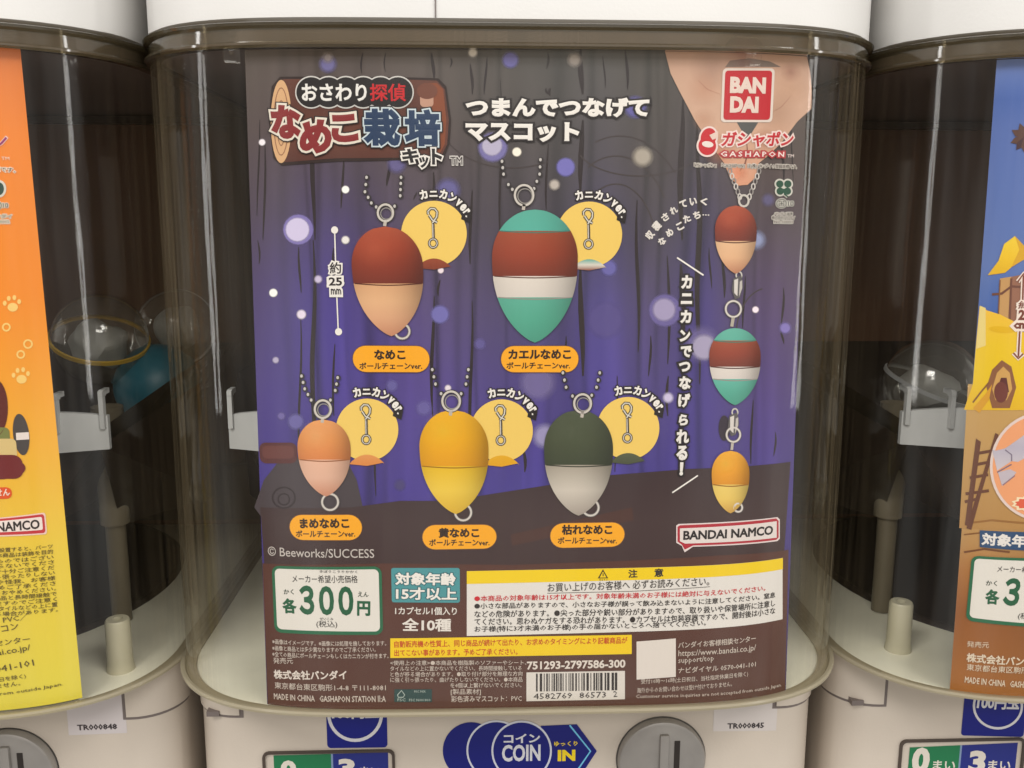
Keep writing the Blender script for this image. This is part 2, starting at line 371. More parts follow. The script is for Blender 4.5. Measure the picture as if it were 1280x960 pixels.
# ------------------------------------------------------------------ a machine (built once, then copied)
ZT, ZU = .2635, .2714
MB = dict()   # source meshes
def machine_parts(root):
    P = {}
    def part(name, bm, m, parent=root, smooth=True):
        o = from_bm(name, bm, m, parent, smooth); return o
    # clear case wall with real thickness
    bm = bmesh.new(); wall_strip(bm, [(0, .003), (0, ZT), (-.0025, ZT), (-.0025, .003)], .255, True)
    case = part('clear_case', bm, M['clear'])
    # top rim: stepped moulding
    bm = bmesh.new(); wall_strip(bm, [(-.004, ZT-.0006), (.0012, ZT-.0010), (.0022, ZT-.0002), (.0022, ZT+.0006), (.0010, ZT+.0012), (.0006, ZT+.0056), (.0022, ZT+.0064), (.0026, ZT+.0074), (.0016, ZU), (-.004, ZU)], .255, True)
    part('top_rim', bm, M['rim'], case)
    # bottom flange
    bm = bmesh.new(); wall_strip(bm, [(-.004, .0040), (.0002, .0046), (.0010, .0056), (.0022, .0057), (.0029, .0050), (.0027, .0040), (.0018, .0036), (-.004, .0034)], .255, True)
    part('bottom_rim', bm, M['lip'], case)
    # case floor
    bm = bmesh.new(); slab(bm, -.0041, .0010, .0033, .25); part('case_floor', bm, M['floor'], root, False)
    bm = bmesh.new(); lathe(bm, [(0.0001, .0040), (.108, .0040), (.112, .0052), (.115, .0040), (.1155, .0034)], 72, (0, .150, 0))  # dark disc added in place of a round well, its shade put into the colour
    part('dark_well_disc', bm, M['dark'])
    # lid underside
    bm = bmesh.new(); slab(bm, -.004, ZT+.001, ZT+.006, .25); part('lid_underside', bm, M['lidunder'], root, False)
    # back: frame with rounded window and dark recess
    bm = bmesh.new()
    box(bm, -.1487, .1487, .246, .252, .0034, .2640); part('rear_panel', bm, M['rear'], root, False)
    bm = bmesh.new()
    outer = rrect(-.1480, .009, .1480, .2630, .002, 5); inner = rrect(-.137, .045, .137, .2590, .014, 5)
    a = [bm.verts.new((p[0], .2455, p[1])) for p in outer]; b = [bm.verts.new((p[0], .2455, p[1])) for p in inner]
    c = [bm.verts.new((p[0], .2385, p[1])) for p in outer]; d = [bm.verts.new((p[0], .2385, p[1])) for p in inner]
    k = len(a)
    for i in range(k):
        j = (i+1) % k; bm.faces.new((c[i], c[j], d[j], d[i])); bm.faces.new((d[i], d[j], b[j], b[i])); bm.faces.new((a[i], a[j], c[j], c[i]))
    part('rear_frame', bm, M['tray'], root, False)
    # hopper: arc band in front, funnel behind
    hop_x = np.linspace(-.124, .124, 41); hop_y = .018+.034*(hop_x/.124)**2
    bm = bmesh.new(); rows = []
    for dy, z in ((0, .1035), (0, .1230), (.0025, .1230), (.0025, .1035)):
        rows.append([bm.verts.new((x, y+dy, z-(.0055 if z > .11 else .001)*(x/.124)**6)) for x, y in zip(hop_x, hop_y)])
    rows.append(rows[0])
    for A, B in zip(rows, rows[1:]):
        for i in range(40): bm.faces.new((A[i], A[i+1], B[i+1], B[i]))
    for e in (0, -1): bm.faces.new([r[e] for r in rows[:4]])
    hop = part('hopper_band', bm, M['band'])
    for sx in (-1, 1):
        for xx in (.1225, .1065):
            bm = bmesh.new(); yy = .0185+.034*(xx/.124)**2
            prof = [(0, .112), (0, .1262), (.0012, .1282), (.0036, .1286), (.0052, .1268)]
            for (a0, z0), (a1, z1) in zip(prof, prof[1:]):
                box(bm, sx*xx-.0010, sx*xx+.0010, yy-.0022+a0, yy+.0006+a1, min(z0, z1), max(z0, z1)+.0004)
            part('prong', bm, M['band'], hop, False)
    # dark hopper bowl behind the band
    bm = bmesh.new(); L0 = [(-.124, .054), (-.136, .12), (-.130, .236), (.130, .236), (.136, .12), (.124, .054)]
    top = [bm.verts.new((x, y, .114 if i in (0, 5) else .126)) for i, (x, y) in enumerate(L0)]
    bot = [bm.verts.new((x*.72, .08+(y-.08)*.85, .064)) for x, y in L0]
    for i in range(6):
        j = (i+1) % 6; bm.faces.new((top[i], top[j], bot[j], bot[i]))
    bm.faces.new(bot[::-1]); bmesh.ops.solidify(bm, geom=bm.faces[:], thickness=.0015)
    part('hopper_bowl', bm, M['tray'], root, False)
    # grey wing plate from the band end down to the side
    for sx in (-1, 1):
        bm = bmesh.new()
        pts = [(sx*.118, .056, .1030), (sx*.1405, .14, .118), (sx*.1405, .15, .052), (sx*.108, .100, .052)]
        v = [bm.verts.new(p) for p in pts]; bm.faces.new(v); bmesh.ops.solidify(bm, geom=bm.faces[:], thickness=.0015)
        part('wing_plate', bm, M['tray'], root, False)
        bm = bmesh.new(); lathe(bm, [(.0048, .0038), (.0048, .054), (.0068, .0545), (.0074, .100), (.0074, .113)], 28, (sx*.1065, .096, 0))
        part('post', bm, M['post'])
        bm = bmesh.new(); lathe(bm, [(.0061, .0033), (.0055, .007), (.0053, .0262), (.0047, .0272), (.0024, .0272), (.0022, .022), (.0001, .022)], 28, (.1250 if sx > 0 else -.1175, .044 if sx > 0 else .052, 0))
        part('peg', bm, M['peg'])
    # sheet clips under the top rim
    for x in (-.1035, .0865):
        t = abs(x/A_); y = B_*(1-math.sqrt(1-t**N_)); bm = bmesh.new()
        box(bm, x-.0030, x+.0030, y-.0006, y+.0008, ZT-.0060, ZT-.0004, .0004)
        bmesh.ops.create_uvsphere(bm, u_segments=10, v_segments=6, radius=.0007, matrix=Matrix.Translation((x, y-.0008, ZT-.0025)))
        part('sheet_clip', bm, M['clear'], case)
    # ---- cabinet body below
    YF = .048
    bm = bmesh.new()
    pts = rrect(-.1462, .30, .1462, YF, .020, 10)
    lv = []
    for z in (-.20, .0008): lv.append([bm.verts.new((p[0], p[1], z)) for p in pts])
    k = len(pts)
    for i in range(k): bm.faces.new((lv[0][i], lv[0][(i+1) % k], lv[1][(i+1) % k], lv[1][i]))
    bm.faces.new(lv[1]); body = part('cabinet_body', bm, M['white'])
    # latch tabs at both upper corners: raised plates over dark plates that paint the shade in the gap
    for sx in (-1, 1):
        bm = bmesh.new(); bg = bmesh.new()
        for (b_, off, x0, z0, z1) in ((bm, .0010, .1245, -.0222, .0002), (bg, .00025, .1228, -.0238, .0004)):
            path = []
            for i in range(5): path.append((x0+(.1262-x0)*i/4, YF, 0, -1))
            for i in range(1, 11):
                t = math.radians(90*i/10); path.append((.1262+.020*math.sin(t), YF+.020-.020*math.cos(t), math.sin(t), -math.cos(t)))
            f = [[b_.verts.new((sx*(x+nx*o), y+ny*o, z)) for (x, y, nx, ny) in path] for o, z in ((-.001, z0), (off, z0+.0003), (off, z1-.0003), (-.001, z1))]
            for A, B in zip(f, f[1:]):
                for i in range(len(A)-1): b_.faces.new((A[i], A[i+1], B[i+1], B[i]))
            for e in (0, -1): b_.faces.new([r[e] for r in f])
        part('tab_gap_shade', bg, M['groove'], body); tab = part('latch_tab', bm, M['white'], body)
        if sx < 0:
            bm = bmesh.new(); box(bm, -.1395, -.1338, YF-.0004, YF+.01, -.0226, -.0202); part('latch_slot', bm, M['groove'], body, False)
    # coin dial: plate, raised grip bar, slot
    bm = bmesh.new(); cx, cz = .0709, -.0478
    prof = [(.0001, .0048), (.0150, .0048), (.0156, .0044), (.0188, .0042), (.0200, .0036), (.0207, .0022), (.0207, 0), (.0213, 0), (.0217, -.001)]
    rows = []
    for r, hgt in prof: rows.append([bm.verts.new((cx+r*math.cos(t), YF-hgt, cz+r*math.sin(t))) for t in np.linspace(0, 2*math.pi, 73)[:-1]])
    for A, B in zip(rows, rows[1:]):
        for i in range(72): bm.faces.new((A[i], A[(i+1) % 72], B[(i+1) % 72], B[i]))
    dial = part('coin_dial', bm, M['metal'])
    bm = bmesh.new(); box(bm, cx-.0018, cx+.0024, YF-.0066, YF-.004, cz-.015, cz+.0150, .0006); part('dial_grip', bm, M['metal'], dial)
    bm = bmesh.new(); box(bm, cx+.0052, cx+.0078, YF-.0051, YF-.004, cz-.013, cz+.0115, .0001); part('coin_slot', bm, M['dark'], dial, False)
    # display recess
    bm = bmesh.new()
    O = rrect(-.1150, -.11, -.0540, -.0405, .0030, 4); I = rrect(-.1138, -.108, -.0552, -.0417, .0022, 4)
    a = [bm.verts.new((p[0], YF-.0002, p[1])) for p in O]; a2 = [bm.verts.new((p[0], YF-.0012, p[1])) for p in O]
    b2 = [bm.verts.new((p[0], YF-.0012, p[1])) for p in I]; b = [bm.verts.new((p[0], YF-.00015, p[1])) for p in I]
    k = len(a)
    for i in range(k):
        j = (i+1) % k
        bm.faces.new((a[i], a[j], a2[j], a2[i])); bm.faces.new((a2[i], a2[j], b2[j], b2[i])); bm.faces.new((b2[i], b2[j], b[j], b[i]))
    part('display_frame', bm, M['tray'])
    return YF

def upper_unit(root):
    bm = bmesh.new(); xs = np.linspace(-.1385, .1385, 61)
    P0 = [(x, B_*(1-math.sqrt(1-abs(x/A_)**N_))+.0006) for x in xs]; y0 = P0[-1][1]
    side = [(.1425, y0+.0055), (.1452, y0+.013), (.1466, y0+.024), (.1470, y0+.05), (.1470, .30)]
    P0 = [(-x, y) for x, y in side[::-1]]+P0+side
    cx_ = [(x*(1-.0015/.1487), y+.0015) for x, y in P0]
    rows = [[bm.verts.new((x, y, z)) for x, y in Q] for Q, z in ((cx_, ZU+.0004), (P0, ZU+.0016), (P0, .46))]
    for A, B in zip(rows, rows[1:]):
        for i in range(len(A)-1): bm.faces.new((A[i], A[i+1], B[i+1], B[i]))
    bm.faces.new(rows[0][::-1]); bm.faces.new(rows[-1])
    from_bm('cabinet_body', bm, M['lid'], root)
    bm = bmesh.new(); x = -.0295; y = B_*(1-math.sqrt(1-abs(x/A_)**N_))
    box(bm, x-.00022, x+.00022, y+.0001, y+.004, ZU+.0018, .459); from_bm('panel_seam', bm, M['groove'], root, False)

def copy_tree(o, loc, label, extra=()):
    c = o.copy(); COL.objects.link(c); c.location = loc; c['label'] = label
    def rec(a, b):
        for ch in a.children:
            d = ch.copy(); COL.objects.link(d); d.parent = b; rec(ch, d)
    rec(o, c); return c
GM = 'capsule machines standing side by side'; GU = 'upper cabinets above the clear cases'
mc = thing('capsule_machine', 'white capsule machine in the middle, clear case holding the brown and purple sheet', 'capsule machine', (0, 0, 0), GM)
YF = machine_parts(mc)
uc = thing('upper_cabinet', 'white upper cabinet above the middle machine, thin seam left of centre', 'cabinet', (0, 0, 0), GU)
upper_unit(uc)
bpy.context.view_layer.update()
ml = copy_tree(mc, (-PITCH, 0, 0), 'white capsule machine at the left edge, holding the orange and yellow sheet')
mr = copy_tree(mc, (PITCH, 0, 0), 'white capsule machine at the right edge, holding the blue hut sheet')
copy_tree(uc, (-PITCH, 0, 0), 'white upper cabinet above the left machine with the orange and yellow sheet')
copy_tree(uc, (PITCH, 0, 0), 'white upper cabinet above the right machine with the blue sheet')

for ch in [c for c in mc.children if c.name.startswith('peg')]:      # the middle machine shows no peg beside its sheet
    bpy.data.objects.remove(ch)

# ------------------------------------------------------------------ capsules lying in the hoppers
def capsule(loc, r, rot, label, shell, seam, half=None):
    t = thing('toy_capsule', label, 'toy capsule', loc, 'toy capsules inside the clear cases')
    t.rotation_euler = rot
    bm = bmesh.new(); lathe(bm, [(r*math.cos(a), r*math.sin(a)) for a in np.linspace(.03, math.pi/2-.02, 14)], 40)
    from_bm('upper_shell', bm, M[shell], t)
    bm = bmesh.new(); lathe(bm, [(r*math.cos(a), -r*math.sin(a)) for a in np.linspace(.03, math.pi/2-.02, 14)], 40)
    from_bm('lower_shell', bm, M[half or shell], t)
    bm = bmesh.new(); lathe(bm, [(r*.99, -.0012), (r*1.03, -.0010), (r*1.03, .0010), (r*.99, .0012)], 40)
    from_bm('seam_ring', bm, M[seam], t)
    if shell == 'capclear':
        bm = bmesh.new(); bmesh.ops.create_icosphere(bm, subdivisions=3, radius=r*.6)
        for v in bm.verts:
            v.co *= 1+.16*math.sin(v.co.x*340+1)*math.cos(v.co.z*290); v.co.z = v.co.z*.8-.003
        from_bm('packed_toy', bm, M['band'], t)
capsule((-PITCH+.088, .140, .140), .0240, (.35, .25, 0), 'clear capsule with a yellow seam ring, right of the orange sheet', 'capclear', 'capyellow')
capsule((-PITCH+.1130, .150, .1135), .0225, (.3, -.6, 0), 'teal capsule behind the clear one in the left machine', 'teal', 'teal')
capsule((-PITCH+.116, .176, .142), .0215, (1.2, .4, 0), 'clear capsule behind the yellow-ringed one in the left machine', 'capclear', 'band')
capsule((PITCH-.062, .150, .112), .0260, (.2, .3, 0), 'clear capsule in the right machine, left of the blue sheet', 'capclear', 'band')

# ------------------------------------------------------------------ sheets
def sheet_surface(mx, off=-.0036):
    P = plan(off, .10, 260)[1:-1]; return Surf(P[:, 0], P[:, 1], mx, 's')
def grid_sheet(sf, name, parent, corners, colf, nu=90, nv=110, thick=.0004):
    """corners TL,TR,BR,BL in photo pixels or surface coordinates; ink colour from colf(u,v)"""
    TL, TR, BR, BL = [np.array(c) for c in corners]
    U, V = np.meshgrid(np.linspace(0, 1, nu), np.linspace(0, 1, nv))
    Q = (TL[None, None]*(1-U[..., None])+TR*U[..., None])*(1-V[..., None])+(BL*(1-U[..., None])+BR*U[..., None])*V[..., None]
    X = sf.at(Q[..., 0].ravel(), Q[..., 1].ravel(), 0); n = len(X)
    Xb = sf.at(Q[..., 0].ravel(), Q[..., 1].ravel(), -thick)
    F = []
    for j in range(nv-1):
        for i in range(nu-1):
            a = j*nu+i; F.append((a, a+nu, a+nu+1, a+1)); F.append((n+a, n+a+1, n+a+nu+1, n+a+nu))
    per = [i for i in range(nu)]+[j*nu+nu-1 for j in range(1, nv)]+[(nv-1)*nu+i for i in range(nu-2, -1, -1)]+[j*nu for j in range(nv-2, 0, -1)]
    for a, b in zip(per, per[1:]+per[:1]): F.append((a, b, n+b, n+a))
    me = bpy.data.meshes.new(name); me.from_pydata(np.vstack([X, Xb]).tolist(), [], F); me.update()
    C = colf(U.ravel(), V.ravel()); C = np.minimum(lin(C)/KI, .9); C = np.hstack([C, np.ones((n, 1))])
    set_ink(me, np.vstack([C, np.full((n, 4), .7)])); o = link(name, me, M['ink'], parent); return o
def ramp(t, ks, cs):
    cs = np.array(cs, float); return np.stack([np.interp(t, ks, cs[:, i]) for i in range(3)], -1)
def fbm(x, y, seed, f0=2, octs=4):
    rs = np.random.RandomState(seed); o = 0*x
    for k in range(octs):
        for _ in range(3):
            a, b, p = rs.randn(3); o = o+np.sin((a*x+b*y)*f0*2**k+p*9)/(1.8**k)/3
    return o

# ============ middle sheet
sm = thing('product_sheet', 'brown and purple sheet with hanging charms and a 300 yen price panel', 'product sheet', (0, 0, 0), 'product sheets inside the clear cases')
S0 = sheet_surface(0)
cor = [S0.px(306, 62.5), S0.px(1010, 70), S0.px(982, 868), S0.px(334, 880)]
BANDS = []
_r = random.Random(21)
for k in range(44): BANDS.append((_r.random(), .003+.012*_r.random()**2, _r.choice((-.16, -.12, -.08, .05, .07, .09)), _r.random()*6, _r.random(), .15+.5*_r.random()))
for x, w_ in ((392, .006), (541, .004), (589, .004), (727, .007), (852, .008), (873, .007), (797, .006)): BANDS.append(((x-306)/704, w_, -.22, 1.0, .4, .6))
def main_bg(u, v):
    vv = v+.03*fbm(u, v, 3, 2.5)
    c = ramp(vv, [0, .12, .22, .34, .5, .64, .8, 1], [(84, 78, 74), (80, 72, 72), (76, 68, 80), (80, 68, 106), (78, 64, 128), (70, 58, 136), (64, 52, 122), (60, 48, 100)])
    b = np.exp(-((v-.34)/.2)**2)*(np.exp(-((u-.14)/.12)**2)+.6*np.exp(-((u-.62)/.06)**2)+.8*np.exp(-((u-.80)/.05)**2)); c = c+b[:, None]*np.array([-6, -4, 30])
    k = fbm(u*9, v*1.2, 7, 1.5, 3); f = 1+.08*k
    for u0, w_, a, ph, v0, dv in BANDS:
        f = f+a*np.exp(-((u-u0-.006*np.sin(v*9+ph))/w_)**2)*np.exp(-((v-v0)/dv)**4)
    c = c*f[:, None]+np.array([4, 0, -2])*fbm(u, v, 11, 3)[:, None]
    return np.clip(c, 5, 250)
grid_sheet(S0, 'sheet_paper', sm, cor, main_bg, 300, 120)
# dark plank lines of the painted background
rnd = random.Random(8)
for x, w_, segs in ((323, 2.2, [(150, 270), (300, 330)]), (330, 3, [(180, 300)]), (375, 3, [(309, 366), (395, 590)]), (392, 6, [(100, 300), (300, 610)]), (428, 3, [(190, 260)]), (418, 3, [(310, 350), (430, 520)]),
        (453, 2.5, [(66, 92)]), (482, 2, [(66, 90)]), (485, 4, [(205, 232)]), (541, 4.5, [(66, 100), (215, 290), (370, 520)]), (563, 2.5, [(72, 84)]), (519, 2, [(240, 250)]), (549, 3, [(350, 370)]), (589, 4, [(80, 118), (238, 330), (376, 600)]),
        (607, 3, [(72, 118)]), (626, 3, [(100, 330)]), (684, 3, [(66, 86), (110, 118), (180, 262)]), (727, 7, [(62, 118), (150, 240), (330, 470)]), (688, 4, [(110, 120), (560, 600)]), (783, 4, [(64, 112)]), (797, 4.5, [(250, 440)]),
        (812, 3, [(420, 470), (120, 142)]), (835, 4, [(320, 455), (470, 520)]), (852, 8, [(125, 300), (330, 430)]), (873, 7, [(130, 480)]), (888, 2.5, [(310, 360)]), (904, 4, [(320, 372)]), (930, 3, [(345, 410)]), (940, 3, [(500, 580)]),
        (978, 3, [(175, 230), (360, 405), (412, 430)]), (968, 2.5, [(540, 570)]), (990, 2, [(130, 230)]), (640, 2.5, [(640, 700)]), (655, 4, [(560, 590)]), (755, 2.2, [(70, 110)]), (470, 3, [(500, 620)]), (706, 2.5, [(420, 455)]), (770, 3, [(470, 590)])):
    for a, b in segs:
        p = Part(S0, 'plank_line', sm)
        n = max(4, int((b-a)/25)); ph = rnd.random()*6
        p.stroke([(x+1.8*math.sin(ph+i*.8), a+(b-a)*i/n) for i in range(n+1)], w_, (44, 36, 40), 1, True); p.done()
for cx, cy, rx, ry, a0, a1 in ((770, 300, 70, 105, 30, 120), (770, 310, 50, 80, 20, 120), (775, 300, 90, 130, 40, 110), (800, 180, 80, 40, 200, 330), (640, 150, 90, 60, 190, 300), (960, 420, 40, 60, 100, 200)):
    Part(S0, 'painted_grain_line', sm).ring(cx, cy, rx, ry, 1.6, (66, 58, 60), 1.4, 24, a0, a1).done()
# dark box and trunk at the foot of the picture
p = Part(S0, 'painted_dark_foot', sm)
p.poly([(325.5, 634), (440, 634), (500, 626), (560, 626), (585, 622), (700, 604), (760, 594), (860, 586), (988, 577), (979, 705), (331, 712)], None, 2.0, grad=[(60, 46, 50), (66, 50, 52), (60, 42, 44)])
p.poly([(318, 634), (330, 600), (352, 572), (430, 568), (446, 600), (455, 640), (330, 650)], (70, 62, 68), 1.8)
p.rect(324, 553, 372, 579, (88, 48, 50), 2.6, 8); p.rect(328, 557, 368, 573, (104, 60, 58), 3.2, 6)
p.ring(355, 622, 14, 13, 2.2, (48, 38, 44), 2.9); p.ring(355, 624, 7, 7, 2, (48, 38, 44), 2.9)
p.poly([(638, 668), (790, 634), (792, 650), (640, 682)], (76, 50, 46), 2.6)
p.ell(905, 535, 7, 16, (52, 42, 56), 2.6)
for k, (x, y) in enumerate(((1000, 368), (997, 384), (997, 395), (995, 410), (995, 424), (994, 436))): p.ell(x, y, 1.8, 2.2, (58, 48, 66), 2.6, 10)
p.done()
p = Part(S0, 'lower_panel', sm)
p.poly([(328.5, 704), (480, 704), (640, 706), (800, 700), (900, 694), (985.3, 687), (980.8, 868), (900, 878), (800, 885), (640, 888.5), (480, 886.5), (335, 880)], None, 3, grad=[(84, 50, 42), (88, 52, 44), (84, 52, 44), (88, 56, 48)])
p.done()
# snow-like light spots
for iz, (x, y, r, c, core, a) in enumerate(((373, 287, 20, (118, 108, 168), .9, .9), (372, 287, 16, (190, 182, 214), .85, .95), (432, 300, 6, (210, 206, 206), .6, 1), (432, 237, 5.5, (232, 228, 228), .7, 1), (342, 366, 6, (232, 226, 232), .7, 1), (398, 349, 6, (190, 180, 210), .5, .9),
    (377, 393, 7, (206, 196, 214), .6, 1), (550, 393, 13, (112, 108, 176), .7, .8), (551, 338, 4.5, (214, 200, 210), .6, 1), (591, 66, 7, (200, 194, 190), .5, .9), (638, 75, 12, (108, 104, 168), .6, .8), (410, 80, 13, (110, 106, 156), .5, .8),
    (328, 178, 5, (220, 214, 222), .6, 1), (410, 72, 9, (150, 140, 140), .3, .7), (616, 184, 20, (118, 112, 168), .8, .8), (615, 182, 14, (180, 174, 200), .8, .8), (646, 190, 6.5, (226, 218, 206), .7, 1), (718, 75, 11, (150, 142, 138), .4, .9),
    (794, 134, 16, (96, 92, 156), .6, .85), (803, 196, 15, (160, 152, 142), .5, .9), (707, 209, 13, (110, 106, 176), .75, .9), (693, 231, 8, (176, 168, 162), .5, .9), (761, 335, 12, (104, 100, 168), .6, .8), (831, 388, 22, (104, 94, 152), .85, .8), (830, 387, 16, (160, 150, 186), .75, .8),
    (944, 387, 5, (236, 210, 226), .6, 1), (981, 410, 9, (124, 112, 180), .5, .9), (880, 434, 18, (168, 160, 190), .7, .75), (877, 430, 26, (116, 106, 160), .6, .6), (835, 497, 8, (190, 182, 214), .5, .9), (681, 545, 18, (160, 154, 196), .5, .7), (672, 478, 26, (130, 120, 170), .6, .5),
    (370, 527, 12, (104, 98, 160), .6, .8), (560, 485, 5, (220, 210, 220), .5, .9), (352, 520, 6, (110, 100, 160), .5, .8), (945, 300, 14, (150, 160, 200), .4, .7), (757, 400, 26, (96, 86, 148), .7, .5), (530, 510, 12, (112, 104, 168), .5, .6), (600, 430, 9, (104, 96, 160), .5, .6),
    (345, 450, 5, (180, 172, 200), .5, .8), (490, 482, 9, (110, 104, 168), .5, .6), (496, 205, 14, (98, 92, 140), .5, .8), (560, 238, 18, (100, 96, 150), .5, .8), (500, 606, 9, (84, 78, 120), .5, .5), (960, 250, 10, (110, 106, 150), .4, .5))):
    Part(S0, 'light_spot', sm, True).glow(x, y, r, tuple(min(250, q*1.12) for q in c), (2.2 if r >= 24 else 2.9 if r >= 18 else 3.6 if r >= 10 else 4.3), core, a).done()
# title emblem on a log
em = Part(S0, 'log_emblem', sm)
em.poly([(350, 96), (352, 96), (520, 97), (548, 98), (558, 108), (564, 150), (562, 180), (555, 198), (530, 200), (420, 202), (352, 207), (342, 198), (336, 150), (340, 108)], (44, 30, 30), 5)
em.poly([(354, 99), (520, 100), (546, 101), (556, 112), (561, 150), (559, 180), (552, 195), (520, 197), (420, 198), (354, 203)], None, 6, grad=[(98, 58, 48), (88, 50, 42), (104, 58, 46), (84, 48, 42)])
em.poly([(530, 104), (546, 104), (554, 112), (558, 150), (556, 180), (550, 192), (538, 192), (545, 150)], (132, 70, 44), 7)
em.ell(352, 152, 13, 52, (214, 170, 126), 8); em.ring(352, 152, 9, 42, 1.2, (150, 104, 78), 9); em.ring(352, 154, 5, 28, 1.2, (150, 104, 78), 9)
for i in range(6): em.ell(389.5+21.6*i, 115.6, 20, 20.5, (206, 204, 202), 10)
for i in range(6): em.ell(389.5+21.6*i, 115.6, 18.4, 18.8, (28, 26, 30), 11)
em.ell(534, 114, 13, 10, (112, 66, 52), 9); em.rect(525, 116, 542, 134, (190, 146, 126), 8.4, 5)
em.done()
CR = (226, 218, 206); BK = (34, 28, 32); WH = (236, 232, 228)
T(S0, sm, 'おさわり', 378, 127, 459, 127, 22, (232, 230, 228), 12, .03, name='title_lettering')
T(S0, sm, '探偵', 463, 127, 508, 127, 22, (196, 30, 40), 12, .02, name='title_lettering')
for ch, x0, y0, x1, y1, h, sk in (('な', 341, 175, 379, 173, 43, 0), ('め', 375, 193, 415, 192, 43, .08), ('こ', 416, 179, 449, 177, 35, 0)):
    T(S0, sm, ch, x0, y0, x1, y1, h, (132, 40, 44), 16, .06, [(CR, 3.2), (BK, 4.8)], name='title_lettering', skew=sk)
for ch, x0, y0, x1, y1, h in (('栽', 455, 183, 501, 183, 47), ('培', 506, 183, 551, 183, 46)):
    T(S0, sm, ch, x0, y0, x1, y1, h, (34, 58, 92), 16, .05, [((200, 214, 222), 2.4), (BK, 4.2)], name='title_lettering')
for ch, x0, y0, x1, y1, h in (('キ', 503, 204, 524, 204, 18), ('ッ', 524, 210, 536, 210, 14), ('ト', 540, 206, 553, 206, 20)):
    T(S0, sm, ch, x0, y0, x1, y1, h, (38, 36, 38), 18.5, .05, [(WH, 2.0), (BK, 3.2)], name='title_lettering')
T(S0, sm, 'TM', 563, 206, 578, 206, 10, (70, 64, 66), 9, .0, [((206, 202, 200), 1.2)], name='title_lettering')
T(S0, sm, 'つまんでつなげて', 582, 147, 811, 147, 25, WH, 9, .055, [(BK, 3.0)], name='heading_lettering')
T(S0, sm, 'マスコット', 582, 177, 724, 178, 25, WH, 9, .055, [(BK, 3.0)], name='heading_lettering')

# ---- printed hand pinching the chain
p = Part(S0, 'printed_hand', sm)
SK = [(188, 150, 130), (200, 162, 140), (202, 164, 142), (206, 162, 138), (214, 152, 122)]
p.poly([(831, 64.5), (1008, 71), (1012, 90), (1014, 112), (1013.5, 136), (996, 152), (975, 180), (958, 196), (948, 204), (944, 222), (934, 231), (923, 232), (912, 222), (905, 204), (886, 178), (868, 150), (848, 112), (838, 92)], None, 5, grad=SK)
p.poly([(920, 152), (928, 166), (933, 180), (938, 168), (948, 152)], (84, 84, 84), 5.6); p.stroke([(933, 178), (934, 192), (931, 204), (924, 214)], 2.2, (136, 90, 74), 5.6, True); p.ell(918, 215, 6.5, 9, (224, 158, 128), 5.5, 20, rot=-.5); p.stroke([(872, 100), (884, 112), (900, 118)], 1.2, (176, 128, 108), 5.6, True); p.stroke([(988, 120), (976, 134), (962, 142)], 1.4, (178, 132, 112), 5.6, True)
p.poly([(912, 76), (906, 84), (976, 84), (962, 77), (936, 73)], (120, 104, 96), 5.6)
ph_ = p.done()
for x, y, r, c, a in ((880, 112, 24, (216, 158, 128), .4), (900, 190, 22, (220, 140, 104), .5), (990, 110, 24, (222, 182, 152), .5), (890, 85, 30, (186, 150, 132), .6), (925, 215, 12, (232, 148, 110), .7), (988, 90, 14, (168, 110, 96), .5), (930, 68, 26, (176, 104, 96), .5), (970, 140, 30, (206, 170, 146), .6), (880, 150, 16, (214, 166, 136), .5), (955, 175, 16, (196, 130, 106), .6)):
    Part(S0, 'hand_shading', ph_, True).glow(x, y, r, c, 6.5, .1, a*.6).done()
# brand square, red with rounded corners
p = Part(S0, 'brand_panel', sm); p.rect(903, 85.5, 964.5, 153, (222, 208, 200), 8, 5); p.rect(906, 88.5, 961.5, 150, (188, 24, 40), 9, 4); bp_ = p.done()
T(S0, bp_, 'BAN', 911.5, 116.5, 956, 117.5, 20.5, (226, 206, 196), 10, .06); T(S0, bp_, 'DAI', 911.5, 141, 947, 141.5, 20.5, (226, 206, 196), 10, .06)
p = Part(S0, 'logo_mark', sm)
for g, c, l in ((2.4, (232, 212, 208), 8), (0, (196, 24, 40), 9)):
    p.ell(885, 172, 9.5+g, 12+g, c, l, rot=.3); p.ell(883.5, 182.5, 11+g, 11.5+g, c, l+.4)
p.ell(884, 180.5, 7.2, 3.8, (232, 220, 214), 10.2, rot=.15); p.poly([(886, 169), (897, 164), (897, 172), (890, 175)], (226, 200, 190), 10.2)
p.done()
T(S0, sm, 'ガシャポン', 900, 184, 989, 184, 19.5, (190, 28, 44), 10, .035, [((234, 212, 208), 2.4)], skew=.15)
T(S0, sm, 'GASHAPON', 900, 196, 979, 196.5, 6.8, (240, 226, 222), 10, .02, [((176, 52, 60), 1.6)], sp=1.45); T(S0, sm, 'TM', 983, 197, 991, 197, 4, (236, 220, 216), 10, .0)
T(S0, sm, '「ガシャポン」「GASHAPON」は(株)バンダイの登録商標です。', 867, 210, 995, 212, 6.2, (60, 50, 48), 9, .0, [((208, 200, 192), 1.0)])
p = Part(S0, 'clover_mark', sm)
for g, c, l in ((2, (206, 204, 196), 6), (0, (34, 78, 60), 7)):
    for dx, dy in ((-5, -5), (5, -5), (-4.5, 4), (4.5, 4)): p.ell(979+dx, 235+dy, 4.6+g, 4.6+g, c, l+.15*dx*.1, 16)
    p.stroke([(979, 236), (980, 243), (984, 246)], 2+g, c, l)
p.done()
T(S0, sm, '⊕10', 969.5, 260, 991, 260, 11.5, (54, 54, 54), 7, .02, [((206, 204, 196), 1.4)]); T(S0, sm, 'バンダイ基準', 967, 269, 990, 269, 3.6, (54, 50, 50), 7, 0, [((196, 190, 184), .9)])
